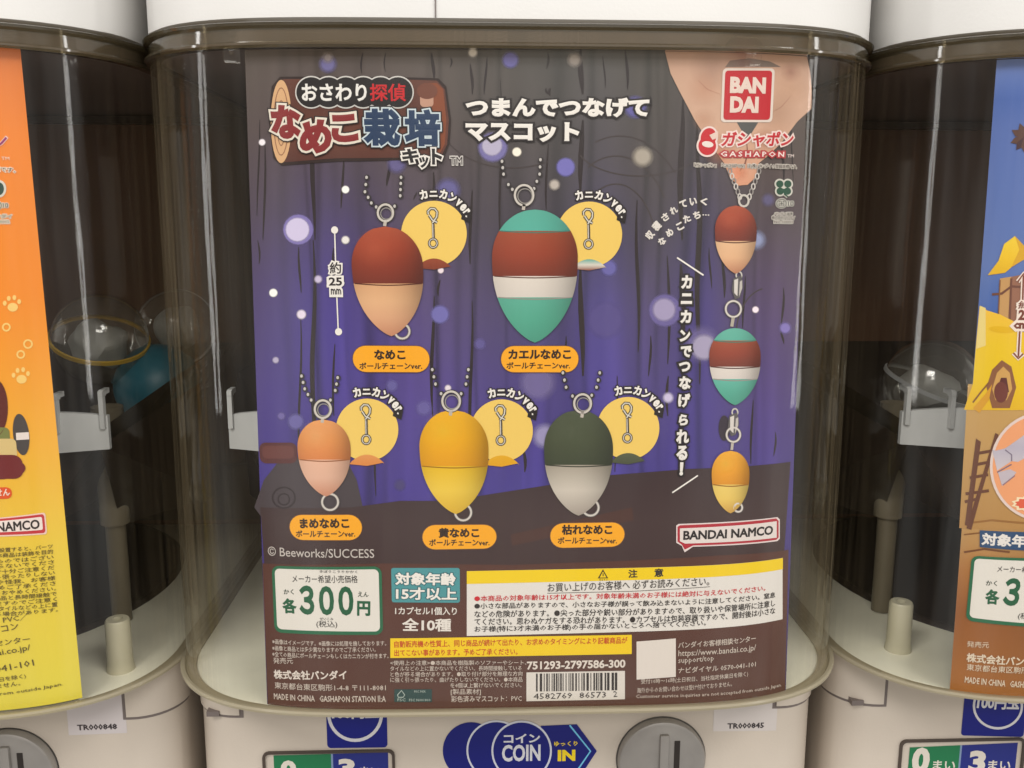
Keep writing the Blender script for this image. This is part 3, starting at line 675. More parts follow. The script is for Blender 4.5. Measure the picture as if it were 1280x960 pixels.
T(S0, sm, '株式会社バンダイ', 964, 274, 993, 274, 4, (54, 50, 50), 7, 0, [((196, 190, 184), .9)]); T(S0, sm, 'NO.100001', 967, 279, 990, 279, 3.4, (54, 50, 50), 7, 0, [((196, 190, 184), .9)])

# ---- yellow discs with clasp and arched caption
def arc_text(body, cx, cy, R, a0, a1, size, parent, widths=None):
    n = len(body); W = widths or [1.0]*n; tot = sum(W); a = a0
    for ch, wd in zip(body, W):
        da = (a1-a0)*wd/tot; t = math.radians(a+da/2); a += da
        hw = size*wd*.42; hh = size if ord(ch) > 255 else size*(.78 if ch != '.' else .2)
        c = np.array([cx+R*math.sin(t), cy-R*math.cos(t)]); d = np.array([math.cos(t), math.sin(t)])
        if ch == 'ニ': c = c+np.array([math.sin(t), -math.cos(t)])*1.4; hh = size*.62
        T(S0, parent, ch, *(c-d*hw), *(c+d*hw), hh, WH, 9, .05, [(BK, 1.4)], name='caption_letter')
def clasp(p, x, y, s=1.0, l=9, shade=((66, 62, 62), (216, 212, 200))):
    for dw, c, e in ((3.8*s, shade[0], 0), (1.5*s, shade[1], .5)):
        p.stroke([(x-6*s, y+7*s), (x-6.5*s, y+3*s), (x-3*s, y-.5*s), (x+2*s, y), (x+5*s, y+4*s), (x+4.5*s, y+10*s), (x+1*s, y+15*s), (x-1*s, y+18*s)], dw, c, l+e)
        p.stroke([(x-5*s, y+8*s), (x-1*s, y+14*s), (x+5*s, y+17*s)], dw, c, l+e+.1)
    p.stroke([(x, y+18*s), (x+.5*s, y+37*s)], 3.4*s, (70, 66, 66), l); p.stroke([(x-.6*s, y+19*s), (x-.2*s, y+36*s)], 1.1*s, (214, 208, 200), l+.6)
    p.ring(x, y+43*s, 5*s, 5.4*s, 3.2*s, (76, 70, 68), l, 18); p.ring(x, y+43*s, 5*s, 5.4*s, .9*s, (222, 216, 206), l+.6, 18)
for cx, cy, r, tips in ((542.5, 292, 41, [(150, 70, 46), (126, 56, 38)]), (736.5, 293, 41, [(84, 168, 156), (214, 210, 200), (140, 66, 44)]), (459, 537, 39, [(222, 150, 84), (214, 132, 66)]), (627, 538, 39, [(226, 170, 30), (222, 160, 20)]), (785, 535, 39, [(86, 92, 70), (70, 76, 58)])):
    p = Part(S0, 'yellow_disc', sm); p.ell(cx, cy, r, r, (238, 202, 104), 6, 56)
    n = 26; pts = [(cx-22+44*i/n, cy+43-12*abs(math.sin(math.pi*i/n))**.75) for i in range(n+1)]; p.poly(pts+[(cx+20, cy+41), (cx, cy+45), (cx-20, cy+43)], None, 7.2, grad=tips)
    clasp(p, cx-1, cy-31, 1.0, 8.5); d_ = p.done()
    arc_text('カニカンver.', cx, cy, r+3.5, -22, 64, 12, d_, [1, 1, 1, .95, .66, .66, .48, .3])

# ---- plain two-tone charms hanging from ball chains
def charm(name, x0, x1, y0, y1, bands, l=10, split=.5, ringtop=None, ringbot=None, shine=True, lean=0):
    """smooth egg-shaped drop, broad above and narrow below, in colour bands"""
    p = Part(S0, name, sm); cx = (x0+x1)/2; hw = (x1-x0)/2; H = y1-y0
    def fix(t):
        a = math.sqrt(max(0, 1-((t-.36)/.36)**2)) if t < .36 else abs(max(0, 1-abs((t-.36)/.64)**2.4))**.75
        return hw*a
    t0 = 0
    for t1, cols in bands:
        n = 26; L, R = [], []
        for i in range(n+1):
            t = t0+(t1-t0)*i/n; h = max(fix(t), .12); sx = lean*t
            L.append((cx-h+sx, y0+H*t)); R.append((cx+h+sx, y0+H*t))
        p.poly(L+R[::-1], None, l, grad=cols, st=.002); t0 = t1
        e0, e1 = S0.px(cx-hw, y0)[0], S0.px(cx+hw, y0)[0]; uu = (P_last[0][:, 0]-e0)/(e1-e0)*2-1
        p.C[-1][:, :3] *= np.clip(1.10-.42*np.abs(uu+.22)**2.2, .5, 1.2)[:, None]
    # fine outline at the joint
    for t1, cols in bands[:-1]:
        h = fix(t1)*.97; p.stroke([(cx-h+2*h*i/12+lean*t1, y0+H*t1+2.2*math.sin(math.pi*i/12)) for i in range(13)], 1.3, tuple(.72*np.array(cols[-1])), l+.7)
    o = p.done()
    if len(bands) > 2: return o
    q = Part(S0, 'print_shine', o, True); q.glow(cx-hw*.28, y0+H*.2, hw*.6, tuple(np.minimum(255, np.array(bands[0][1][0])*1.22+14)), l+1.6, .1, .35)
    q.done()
    return o
def chain(cx, cy, r, left, right):
    p = Part(S0, 'ball_chain', sm)
    for pts in (left, right):
        for i in range(len(pts)-1):
            a, b = np.array(pts[i]), np.array(pts[i+1]); n = max(1, int(np.linalg.norm(b-a)/7.5))
            for k in range(n):
                c = a+(b-a)*k/n; p.ell(c[0], c[1], 3.3, 3.7, (50, 46, 50), 9, 12); p.ell(c[0]-.6, c[1]-.3, 1.7, 2.1, (196, 192, 190), 9.6, 10)
    p.ring(cx, cy, r, r*1.1, 4.8, (62, 58, 60), 10, 26); p.ring(cx, cy, r, r*1.1, 2.6, (204, 198, 192), 10.7, 26); p.ring(cx+1, cy+1, r-2.6, r-2.4, 1.2, (150, 146, 142), 10.9, 22)
    p.stroke([(cx, cy+r), (cx-1, cy+r+7)], 4, (190, 182, 174), 10.7); p.done()
def eye(x, y, r=9):
    p = Part(S0, 'split_ring', sm); p.ring(x, y, r, r, 4, (112, 106, 106), 9, 24); p.ring(x, y, r, r, 2.2, (208, 202, 196), 9.6, 24); p.done()
BR = [(166, 78, 54), (158, 66, 44), (134, 54, 38), (112, 46, 36)]
eye(503, 414, 9); eye(413, 627, 10); eye(579, 640, 10); eye(738, 634, 10); eye(672, 412, 7)
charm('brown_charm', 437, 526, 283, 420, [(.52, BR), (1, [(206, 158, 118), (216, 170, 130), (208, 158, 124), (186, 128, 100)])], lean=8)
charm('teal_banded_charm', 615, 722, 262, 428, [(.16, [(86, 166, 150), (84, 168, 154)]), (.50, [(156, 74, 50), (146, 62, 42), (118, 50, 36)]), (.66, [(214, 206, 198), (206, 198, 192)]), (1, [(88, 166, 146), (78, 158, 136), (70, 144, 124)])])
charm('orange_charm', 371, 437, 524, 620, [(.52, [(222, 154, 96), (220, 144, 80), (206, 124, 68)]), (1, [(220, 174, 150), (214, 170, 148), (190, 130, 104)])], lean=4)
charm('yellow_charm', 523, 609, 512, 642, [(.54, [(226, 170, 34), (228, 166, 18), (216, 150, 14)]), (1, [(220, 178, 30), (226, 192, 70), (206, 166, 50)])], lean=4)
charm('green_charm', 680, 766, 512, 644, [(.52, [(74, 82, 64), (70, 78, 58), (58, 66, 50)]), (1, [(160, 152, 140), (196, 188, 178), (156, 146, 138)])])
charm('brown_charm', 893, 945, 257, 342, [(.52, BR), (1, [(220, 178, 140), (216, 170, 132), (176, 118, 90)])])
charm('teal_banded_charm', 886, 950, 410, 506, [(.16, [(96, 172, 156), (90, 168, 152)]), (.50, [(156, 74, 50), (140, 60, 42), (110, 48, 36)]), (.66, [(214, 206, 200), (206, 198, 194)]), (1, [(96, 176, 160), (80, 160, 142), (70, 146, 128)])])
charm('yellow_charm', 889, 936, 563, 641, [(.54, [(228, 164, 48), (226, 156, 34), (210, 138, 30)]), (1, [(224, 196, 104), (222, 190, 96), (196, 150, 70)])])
chain(482, 266, 9.5, [(459, 222), (457, 240), (465, 254), (477, 264)], [(502, 222), (501, 245), (494, 258), (486, 266)])
chain(655, 244, 11.5, [(628, 202), (630, 218), (636, 231), (646, 243)], [(676, 200), (675, 218), (668, 236), (660, 244)])
chain(404, 511, 10, [(378, 470), (382, 486), (390, 500), (400, 510)], [(423, 472), (420, 488), (414, 500), (407, 511)])
chain(564, 501, 11, [(541, 462), (545, 480), (552, 492), (562, 500)], [(586, 462), (583, 480), (577, 492), (567, 501)])
chain(728, 504, 10.5, [(704, 466), (708, 484), (716, 495), (725, 502)], [(750, 466), (746, 484), (740, 494), (731, 503)])
p = Part(S0, 'hanging_chain', sm)
for a, b in (((912, 214), (924, 246)), ((948, 214), (936, 246))):
    for k in range(6):
        t = k/5; p.ring(a[0]+(b[0]-a[0])*t, a[1]+(b[1]-a[1])*t, 2.2, 3.6, 1.5, (206, 200, 196) if k % 2 else (150, 144, 142), 9+k*.05, 12)
p.ring(929, 251, 6, 7, 2.6, (200, 194, 188), 9.8, 18)
for x, y in ((921, 344), (916, 515)):
    p.ring(x+2, y, 3.5, 4.5, 1.8, (200, 196, 190), 9, 14); p.poly([(x-5, y+4), (x+5, y), (x+7, y+14), (x+3, y+28), (x-3, y+30), (x-7, y+18)], (92, 88, 90), 9.2)
    p.poly([(x-4, y+6), (x+1, y+4), (x, y+26), (x-4, y+22)], (214, 208, 204), 9.8); p.poly([(x+3, y+8), (x+6, y+6), (x+6, y+16), (x+2, y+27)], (190, 184, 180), 9.8)
for x, y, r in ((916, 386, 9.5), (916, 543, 8.5), (922, 634, 5)): p.ring(x, y, r, r*1.05, 3.6, (112, 106, 106), 9.4, 22); p.ring(x, y, r, r*1.05, 2, (214, 208, 204), 10, 22)
p.stroke([(916, 396), (914, 408)], 4, (176, 168, 156), 9.4); p.stroke([(915, 552), (914, 562)], 3.4, (186, 178, 170), 9.4)
p.done()
# ---- size mark
p = Part(S0, 'size_mark', sm); p.stroke([(418.5, 288), (420, 340), (423, 414)], 1.6, WH, 5); p.ell(418.5, 287.5, 4.4, 4.6, WH, 6, 20); p.ell(423.4, 414.5, 4.4, 4.6, WH, 6, 20); p.done()
T(S0, sm, '約', 412.5, 342, 427, 342, 14.5, (40, 34, 38), 9, .02, [(WH, 2.2)]); T(S0, sm, '25', 411.5, 357, 428, 357, 10.5, (40, 34, 38), 9, .03, [(WH, 2.2)]); T(S0, sm, 'mm', 414, 368, 427, 368, 7.5, (40, 34, 38), 9, .03, [(WH, 2.2)])
# ---- name pills
for (x0, y0, x1, y1, y1b, y0b), a, (ax0, ax1, ay), (bx0, bx1, by) in (
  ((441, 432, 537, 464.5, 465, 432.5), 'なめこ', (468, 507, 449.5), (449.5, 528, 461.5)),
  ((626.5, 432.5, 722.5, 465, 465, 432.5), 'カエルなめこ', (635, 713.5, 449), (633, 712.5, 461)),
  ((362, 643, 453, 674, 674.5, 643), 'まめなめこ', (375.5, 437, 660), (370.5, 444.5, 671)),
  ((528, 656, 620.5, 686.5, 685, 655.5), '黄なめこ', (548, 599, 672), (536.5, 612, 682)),
  ((688, 654, 780, 684.5, 682.5, 652.5), '枯れなめこ', (702, 765, 668), (697, 771, 679.5))):
    p = Part(S0, 'name_pill', sm); p.rect(x0-.8, y0-.8, x1+.8, y1+.8, (120, 84, 60), 6.2, 17, y1b+.8, y0b-.8); p.rect(x0, y0, x1, y1, (246, 170, 34), 7, 16, y1b, y0b); q = p.done()
    T(S0, q, a, ax0, ay, ax1, ay-.3, 12.5, (48, 30, 20), 8, .045); T(S0, q, 'ボールチェーンver.', bx0, by, bx1, by-.3, 8.6, (52, 34, 24), 8, .025)
# ---- slanted and vertical captions
for s, pts in (('収穫されていく', ((812, 294, -52), (820.5, 282.5, -46), (831, 271.5, -38), (841.5, 263, -30), (853.5, 255, -18), (866, 252, -8), (879.5, 252, 6))), ('なめこたち…', ((827, 301.5, -44), (836.5, 291, -38), (849.5, 283, -28), (858, 273.5, -24), (870.5, 269, -16), (882, 265, 2)))):
    for ch, (x, y, a) in zip(s, pts):
        t = math.radians(a); d = np.array([math.cos(t), math.sin(t)]); n = np.array([math.sin(t), -math.cos(t)]); c = np.array([x, y])
        sz = 11 if ch in '収穫' else 9.5; hh = 2 if ch == '…' else sz
        T(S0, sm, ch, *(c-d*sz*.48-n*sz*.5), *(c+d*sz*.48-n*sz*.5), hh, (222, 216, 212), 7, .05, name='caption_letter')
for ch, x, y0, y1, wd in (('カ', 857.5, 344, 361, 14), ('ニ', 857.5, 366.5, 380, 14), ('カ', 856.5, 387.5, 404, 14), ('ン', 855.5, 412, 427, 13.5), ('で', 857, 432, 446.5, 14), ('つ', 855, 452, 464.5, 14.5), ('な', 855.5, 470, 486.5, 15), ('げ', 854.5, 491.5, 509, 15), ('ら', 853.5, 517.5, 531.5, 11.5), ('れ', 852.5, 536.5, 554, 16), ('る', 851.5, 556.5, 575, 14), ('！', 851, 577.5, 594, 4.5)):
    T(S0, sm, ch, x-wd/2, y1, x+wd/2, y1, y1-y0, (232, 228, 224), 8, .055, [(BK, 2.6)], name='caption_letter')
p = Part(S0, 'slash_mark', sm); p.stroke([(846, 322), (879, 344)], 2, WH, 7); p.stroke([(840, 615.5), (872, 594)], 1.8, WH, 7); p.done()
# ---- brand speech box
p = Part(S0, 'brand_box', sm)
for g, c, l in ((0, (228, 214, 214), 6.5), (1.6, (176, 38, 56), 7.5), (5, (226, 216, 214), 8.5)):
    if g < 3: p.poly([(845+g, 656.5+g), (848+g, 654.5+g), (971-g, 646+g), (974-g, 649+g), (974-g, 673-g), (971-g, 676-g), (866, 683-g), (855.5, 690-g*2.2), (852, 682-g), (845+g, 678-g)], c, l)
    else: p.poly([(849.5, 660), (970, 651), (970, 671.5), (856, 679), (849.5, 676)], c, l)
q = p.done(); T(S0, q, 'BANDAI NAMCO', 853.5, 674.5, 965, 667.5, 11.5, (30, 24, 28), 9.5, .035)
T(S0, sm, '© Beeworks/SUCCESS', 335.5, 694, 468, 697, 11.5, (196, 188, 184), 6, .0)
# ---- price panel
def price_panel(sf, par, x0, y0, x1, y1, y1b=None, y0b=None, g=(34, 104, 72)):
    p = Part(sf, 'price_panel', par); y1b = y1 if y1b is None else y1b; y0b = y0 if y0b is None else y0b
    p.rect(x0, y0, x1, y1, g, 6, 9, y1b, y0b); p.rect(x0+3.8, y0+3.6, x1-3.8, y1-4.2, (226, 222, 216), 7, 6, y1b-4.2, y0b+3.6); return p.done()
GR = (28, 92, 62); q = price_panel(S0, sm, 340, 706.5, 479, 789.5, 793, 707.5)
T(S0, q, 'きぼうこうりかかく', 400, 715.5, 447, 716, 3.4, (40, 36, 36), 8, 0); T(S0, q, 'メーカー希望小売価格', 366, 727.5, 447.5, 728, 9.5, (40, 36, 36), 8, 0)
T(S0, q, 'かく', 355.5, 742.5, 368, 742.5, 6.6, (40, 60, 48), 8, .02); T(S0, q, '各', 354, 766, 372, 766.5, 19, GR, 8, .045)
T(S0, q, '３００', 375, 767.5, 442.5, 769, 36.5, GR, 8, .040, sp=.60); T(S0, q, 'えん', 447.5, 745.5, 461, 746, 6.6, (40, 60, 48), 8, .02); T(S0, q, '円', 446.5, 769, 463, 769.5, 18.5, GR, 8, .045)
T(S0, q, '(税込)', 396, 784.5, 422, 785, 9.6, (56, 56, 54), 8, 0); T(S0, q, 'ぜいこみ', 400, 774.5, 417, 774.8, 3.2, (60, 60, 58), 8, 0)
p = Part(S0, 'age_panel', sm); p.rect(489, 709.5, 575, 752.5, (74, 148, 156), 6, 3, 753); q = p.done()
T(S0, q, '対象年齢', 494, 731, 570, 731.5, 16, WH, 8, .04, [((46, 100, 110), 1.2)]); T(S0, q, '15才以上', 495, 749.5, 571, 750, 16, WH, 8, .03, [((46, 100, 110), 1.2)])
T(S0, sm, '1カプセル1個入り', 494, 768, 571, 768.5, 10, (226, 220, 214), 6, .02); T(S0, sm, '全10種', 502.5, 788.5, 564, 789, 16.5, (228, 222, 216), 6, .028)
# ---- warning panel
p = Part(S0, 'warning_panel', sm); p.rect(583.5, 713.5, 977.5, 794.5, (226, 222, 218), 6, 0, 773.5, 697); p.rect(583.5, 713.5, 977.8, 729.5, (240, 206, 20), 7, 0, 711, 697)
p.poly([(747, 722.5), (753.5, 711), (760, 722.3)], (46, 40, 24), 8); p.poly([(749.3, 721.4), (753.5, 713.8), (757.8, 721.2)], (240, 206, 20), 9); p.rect(753, 716, 754.2, 719.6, (46, 40, 24), 10)
p.stroke([(684, 741), (790, 738.5), (887, 732.8)], .6, (60, 54, 54), 8)
q = p.done(); K1 = (44, 38, 38); RD = (200, 32, 46)
T(S0, q, '注', 785, 722, 796.5, 721.5, 10.5, K1, 8, .03); T(S0, q, '意', 817.5, 720.8, 829, 720.2, 10.5, K1, 8, .03); T(S0, q, 'ちゅう い', 749, 725.5, 760, 725.2, 2.2, K1, 8, 0)
T(S0, q, 'お買い上げのお客様へ 必ずお読みください。', 684.5, 739.5, 886, 731.2, 11, K1, 8, 0)
for s, x0, x1, yl, yr, c in (('●本商品の対象年齢は15才以上です。対象年齢未満のお子様には絶対に与えないでください。', 593, 956, 753, 739.5, RD), ('●小さな部品がありますので、小さなお子様が誤って飲み込まないように注意してください。窒息', 593, 968, 762.3, 748, K1),
    ('などの危険があります。●尖った部分や鋭い部分がありますので、取り扱いや保管場所に注意し', 593, 968, 771.8, 757.5, K1), ('てください。思わぬケガをする恐れがあります。●カプセルは包装容器ですので、開封後は小さな', 593, 968, 781.2, 766.8, K1), ('お子様(特に3才未満のお子様)の手の届かないところへ捨ててください。', 593, 882, 791.2, 783, K1)):
    T(S0, q, s, x0, yl, x1, yr, 9, c, 8, .015)
p = Part(S0, 'notice_strip', sm); p.rect(488, 797.5, 789.5, 822, (240, 204, 22), 6, 0, 817, 793); q = p.done()
T(S0, q, '自動販売機の性質上、同じ商品が続けて出たり、お求めのタイミングにより記載商品が', 493, 809.2, 784, 804, 8.6, (196, 60, 26), 7, .015); T(S0, q, '出てこない事があります。予めご了承ください。', 493, 819.8, 647, 818, 8.4, (196, 60, 26), 7, .015)
LB = (206, 194, 184)
for s, x0, x1, yl, yr, h, b in (('※画像はイメージです。※画像には処理を施しております。', 341, 483, 804.5, 806.8, 6.4, .01), ('※画像と商品とは多少異なりますのでご了承ください。', 341, 470, 812.5, 814.6, 6.4, .01), ('※全ての商品にボールチェーンもしくはカニカンが付きます。', 341, 486, 820, 822.5, 6.4, .01),
    ('発売元', 342.5, 367, 829, 829.4, 7.6, 0), ('株式会社バンダイ', 343, 434, 848, 849, 11.5, .03), ('東京都台東区駒形1-4-8 〒111-8081', 344, 482.5, 860, 863, 8.2, -.0), ('MADE IN CHINA   GASHAPON STATION Ⅱ:A', 343, 482.5, 873.5, 877, 8, .02),
    ('<使用上の注意>●本商品を樹脂製のソファーやシート、', 488, 658, 831.2, 830.8, 6.2, .005), ('タイルなどの上に置かないでください。長時間接触している', 488, 652, 838.4, 837.6, 6.2, .005), ('と色が移る場合があります。●取り付け部分を無理な方向', 488, 653, 845.6, 844.6, 6.2, .005), ('に強く引っ張ったり、曲げたりしないでください。●本商品', 488, 653, 852.4, 851.8, 6.2, .005),
    ('を4個以上繋げないでください。', 563, 652, 859.4, 858.8, 6.2, .005), ('[製品素材]', 563.5, 601, 868.6, 868.4, 8, 0), ('彩色済みマスコット：PVC', 564, 652, 877.4, 876.2, 8, .01),
    ('751293-2797586-300', 658.5, 781.5, 836.8, 834.2, 10.5, .03),
    ('バンダイお客様相談センター', 847.5, 944, 810.5, 801.5, 8.2, .01), ('https://www.bandai.co.jp/', 847.5, 944, 822, 814.5, 9.5, 0), ('support/top', 847.5, 892, 830.6, 827.4, 9, 0), ('ナビダイヤル 0570-041-101', 847.5, 944, 841.4, 833, 7.6, .01),
    ('受付10時〜16時(土日祝日、当社指定休業日を除く)', 801, 934.5, 855.5, 845.4, 7, 0), ('海外からのお問い合わせは受け付けておりません。', 796, 914.5, 866, 857.4, 6.6, 0), ('Customer service inquiries are not accepted from outside Japan.', 794.5, 976, 873.5, 858.6, 5.8, 0)):
    T(S0, sm, s, x0, yl, x1, yr, h, LB if h < 10 else (222, 212, 204), 6, b)
p = Part(S0, 'barcode_panel', sm); p.rect(658, 840, 781, 876, (218, 212, 206), 6, 0, 873.5, 838)
rnd = random.Random(45); x = 670.0
while x < 772:
    wd = rnd.choice((1.1, 1.1, 2.0, 3.0)); t = (x-658)/123; p.rect(x, 841.6-1.6*t, min(x+wd, 773), 864-2*t, (40, 34, 34), 7); x += wd+rnd.choice((1.1, 1.1, 2.0, 2.6))
q = p.done(); T(S0, q, '4582769', 667, 873.6, 715, 872.4, 7.4, (50, 44, 44), 7, 0); T(S0, q, '86573', 724, 872.2, 757.5, 871.2, 7.4, (50, 44, 44), 7, 0); T(S0, q, '2', 766.5, 870.6, 771.5, 870.4, 7.4, (50, 44, 44), 7, 0)
p = Part(S0, 'code_label', sm); p.rect(795.5, 801.5, 844.5, 849, (222, 214, 208), 6, 0, 845.5, 797.5); p.done()
p = Part(S0, 'certification_mark', sm); p.rect(493, 861, 540, 877, (40, 70, 70), 6, 0, 877)
p.stroke([(497, 868), (502, 862.5), (506, 868), (504, 871), (498, 871), (497, 868)], 1.1, (176, 190, 184), 7); q = p.done()
T(S0, q, 'FSC', 497, 876, 507, 876, 3.6, (176, 190, 184), 7, 0); T(S0, q, 'FSC MIX', 518, 865, 532, 865, 2.6, (176, 190, 184), 7, 0); T(S0, q, 'FSC N001800', 511.5, 876, 538, 876, 3.2, (176, 190, 184), 7, 0)

# ============ left sheet
sl = thing('product_sheet', 'orange and yellow sheet with paw prints, cut by the left edge of the photo', 'product sheet', (-PITCH, 0, 0), 'product sheets inside the clear cases')
SL = sheet_surface(-PITCH)
a, b = SL.px(25.5, 62), SL.px(103, 872)
cl = [np.array([-.132, a[1]]), a, b, np.array([-.126, b[1]])]
def left_bg(u, v):
    c = ramp(v, [0, .12, .35, .55, .75, 1], [(214, 116, 52), (236, 132, 42), (240, 140, 36), (240, 172, 52), (234, 204, 66), (228, 214, 74)])
    return np.clip(c*(1+.04*fbm(u*8, v, 5, 1.5, 3)[:, None]), 5, 250)
grid_sheet(SL, 'sheet_paper', sl, cl, left_bg, 70, 70)
p = Part(SL, 'paw_prints', sl); PY = (246, 206, 120)
for x, y, s in ((16, 381, 1), (27, 471, 1)):
    p.ell(x, y+3, 6.5*s, 5.5*s, PY, 2, 18)
    for dx, dy in ((-10, -2), (-5, -8), (2, -9), (8, -4)): p.ell(x+dx, y+dy, 2.4, 3.2, PY, 2, 12)
for x, y, r in ((8, 409, 4.4), (35, 430, 5), (26, 443, 4.4)): p.ring(x, y, r, r, 2.2, PY, 2, 18)
p.done()
p = Part(SL, 'plush_picture', sl)
p.ell(-6, 510, 16, 36, (96, 40, 36), 3); p.rect(-24, 534, 13, 552, (124, 128, 74), 3, 6); p.rect(-24, 548, 22, 572, (216, 190, 130), 3.6, 6); p.ell(-2, 585, 34, 14, (110, 34, 38), 4.4); p.rect(-30, 568, 30, 598, (112, 36, 40), 5, 12)
p.ell(26.5, 543, 10, 26, (72, 66, 66), 3, rot=-.12); p.poly([(20, 541), (36, 540), (36.5, 549), (20.5, 550)], (232, 220, 216), 4)
p.done()
p = Part(SL, 'red_pill', sl); p.rect(-40, 610, 15.5, 624.5, (222, 84, 34), 3, 7, 623, 608.5); q = p.done(); T(SL, q, 'ません', -14, 620.5, 13, 619.5, 9, (240, 220, 206), 4, .03)
p = Part(SL, 'brand_box', sl); p.rect(-66, 652, 59, 671, (240, 206, 196), 3, 3, 667.5, 640); p.rect(-64, 653, 57, 669, (196, 52, 60), 4, 3, 665.8, 642); p.rect(-62, 655, 53.8, 666, (240, 226, 222), 5, 2, 662, 645.5); q = p.done()
T(SL, q, 'BANDAI NAMCO', -60, 667, 50, 660.5, 12, (44, 36, 36), 6, .03)
p = Part(SL, 'purple_stroke', sl); p.stroke([(-6, 184), (2, 179), (9, 171)], 4.6, (238, 200, 190), 3); p.stroke([(-6, 184), (2, 179), (8, 172)], 2.8, (150, 50, 110), 4); p.done()
T(SL, sl, 'TM', 2, 200, 12, 200, 4, (240, 220, 200), 4, 0); T(SL, sl, 'の登録商標です。', -40, 213, 19.5, 216, 6.6, (70, 40, 30), 4, 0, [((240, 220, 200), 1.0)])
p = Part(SL, 'clover_mark', sl); p.ell(-1, 236, 9, 11, (214, 210, 200), 3, 20); p.ell(-1, 236, 6, 8, (44, 74, 66), 4, 20); p.done()
T(SL, sl, '⊕10', -9, 262, 11, 262, 11, (52, 60, 60), 4, .02, [((226, 214, 196), 1.4)]); T(SL, sl, 'バンダイ', -13, 272, 15, 273, 5, (80, 64, 54), 4, 0, [((226, 214, 196), 1)]); T(SL, sl, 'NO.100002', -13, 279, 12, 279, 4, (80, 64, 54), 4, 0, [((226, 214, 196), 1)])
KL = (86, 72, 34)
for i, s in enumerate(('●本商品を床に設置すると、パーツ', '破損の恐れ。本商品は装飾を目的', 'としたものではござい', '引っ張らないでくださ', 'ますので十分ご注意くだ', 'い。引っ張ったりしない', 'と破損や怪我、お客様', 'ので予めご了承くださ', 'ご使用をおやめください。', 'ソフト製品と長時間接触で', 'くなりますのでご注意く', 'シート、タイルなどの上に置', '色が移る場合があります。')):
    y = 687-.2+i*6.6; x1 = 66+i*.55
    T(SL, sl, s, -52 if i < 2 else -34, y+5.2, x1, y-1.6, 5.8, KL, 4, .005)
for s, x0, x1, yl, yr, h in (('素材：PVC／', -30, 36, 783, 774, 8.4), ('シリコン', -22, 24, 794.5, 786, 8.6), ('お客様相談センター', -60, 38, 813, 802, 8), ('www.bandai.co.jp/', -60, 39, 829, 814, 9.2), ('0570-041-101', -40, 43, 846, 831.5, 8), ('(土日祝日、当社指定休業日を除く)', -90, 33, 862, 848, 6.6), ('受け付けておりません。', -70, 26, 868, 856.5, 6.4), ('not accepted from outside Japan.', -60, 79, 876, 857.5, 5.6)):
    T(SL, sl, s, x0, yl, x1, yr, h, KL, 4, .0)

# ============ right sheet
sr = thing('product_sheet', 'blue sheet with a yellow thatched hut, cut by the right edge of the photo', 'product sheet', (PITCH, 0, 0), 'product sheets inside the clear cases')
SR = sheet_surface(PITCH)
a, b = SR.px(1246, 75), SR.px(1187, 865)
cr_ = [a, np.array([.130, a[1]]), np.array([.124, b[1]]), b]
def right_bg(u, v):
    c = ramp(v+.01*fbm(u*5, v, 3), [0, .06, .10, .3, .38, .48, .6, .74, .79, .86, 1], [(112, 134, 196), (72, 100, 168), (84, 108, 172), (92, 116, 176), (66, 98, 168), (96, 120, 170), (196, 160, 100), (176, 134, 82), (164, 110, 58), (140, 84, 40), (158, 100, 44)])
    return np.clip(c*(1+.06*fbm(u*14, v, 15, 1.5, 3)[:, None]), 5, 250)
grid_sheet(SR, 'sheet_paper', sr, cr_, right_bg, 80, 90)
p = Part(SR, 'hut_picture', sr)
p.poly([(1210, 480), (1330, 480), (1330, 660), (1199, 660)], None, 1.6, grad=[(196, 158, 96), (190, 150, 94), (178, 134, 78)])
p.poly([(1250, 348), (1300, 340), (1300, 400), (1262, 400), (1248, 392)], (196, 152, 100), 2); p.poly([(1264, 346), (1300, 338), (1300, 420), (1260, 400), (1262, 370)], (150, 104, 84), 2.6)
p.stroke([(1240, 368), (1252, 367), (1264, 358), (1300, 360)], 3, (112, 72, 60), 3.2); p.stroke([(1264, 348), (1262, 400)], 2.6, (112, 72, 60), 3.3); p.stroke([(1250, 350), (1248, 392)], 1.6, (130, 90, 60), 3.3)
p.poly([(1234.5, 344), (1248, 326), (1255, 305), (1268.5, 295), (1290, 318), (1300, 330), (1276, 322), (1262, 336), (1256, 341)], None, 4, grad=[(240, 206, 64), (238, 196, 48), (224, 176, 40)])
p.poly([(1268.5, 295), (1274, 312), (1264, 334), (1290, 318)], (216, 166, 44), 4.6)
p.poly([(1224.5, 382), (1234, 388), (1250, 393), (1268, 402), (1292, 430), (1300, 470), (1300, 512), (1205, 512), (1216, 480), (1220, 430)], None, 3.6, grad=[(240, 190, 66), (234, 196, 40), (232, 196, 30), (226, 180, 40)])
p.poly([(1225, 382), (1232, 385), (1232, 432), (1220, 436)], (232, 210, 130), 4.2); p.ell(1252, 412, 16, 4, (226, 180, 30), 4.2, rot=.1)
p.poly([(1233, 484), (1240, 462), (1252, 450), (1264, 458), (1270, 484), (1262, 510), (1240, 510)], (140, 92, 62), 4.4); p.poly([(1240, 486), (1246, 466), (1254, 458), (1262, 466), (1265, 486), (1258, 500), (1244, 500)], (206, 160, 92), 5); p.poly([(1245, 490), (1251, 472), (1258, 472), (1261, 490)], (92, 44, 44), 5.6)
p.poly([(1216, 510), (1232, 492), (1240, 480), (1236, 500), (1224, 516)], (214, 156, 44), 4.5)
p.ell(1251, 490, 8.5, 13, (112, 58, 52), 6.2)
p.stroke([(1216, 503), (1226, 490), (1236, 478)], 2, (130, 84, 50), 5)
LD = (104, 64, 48)
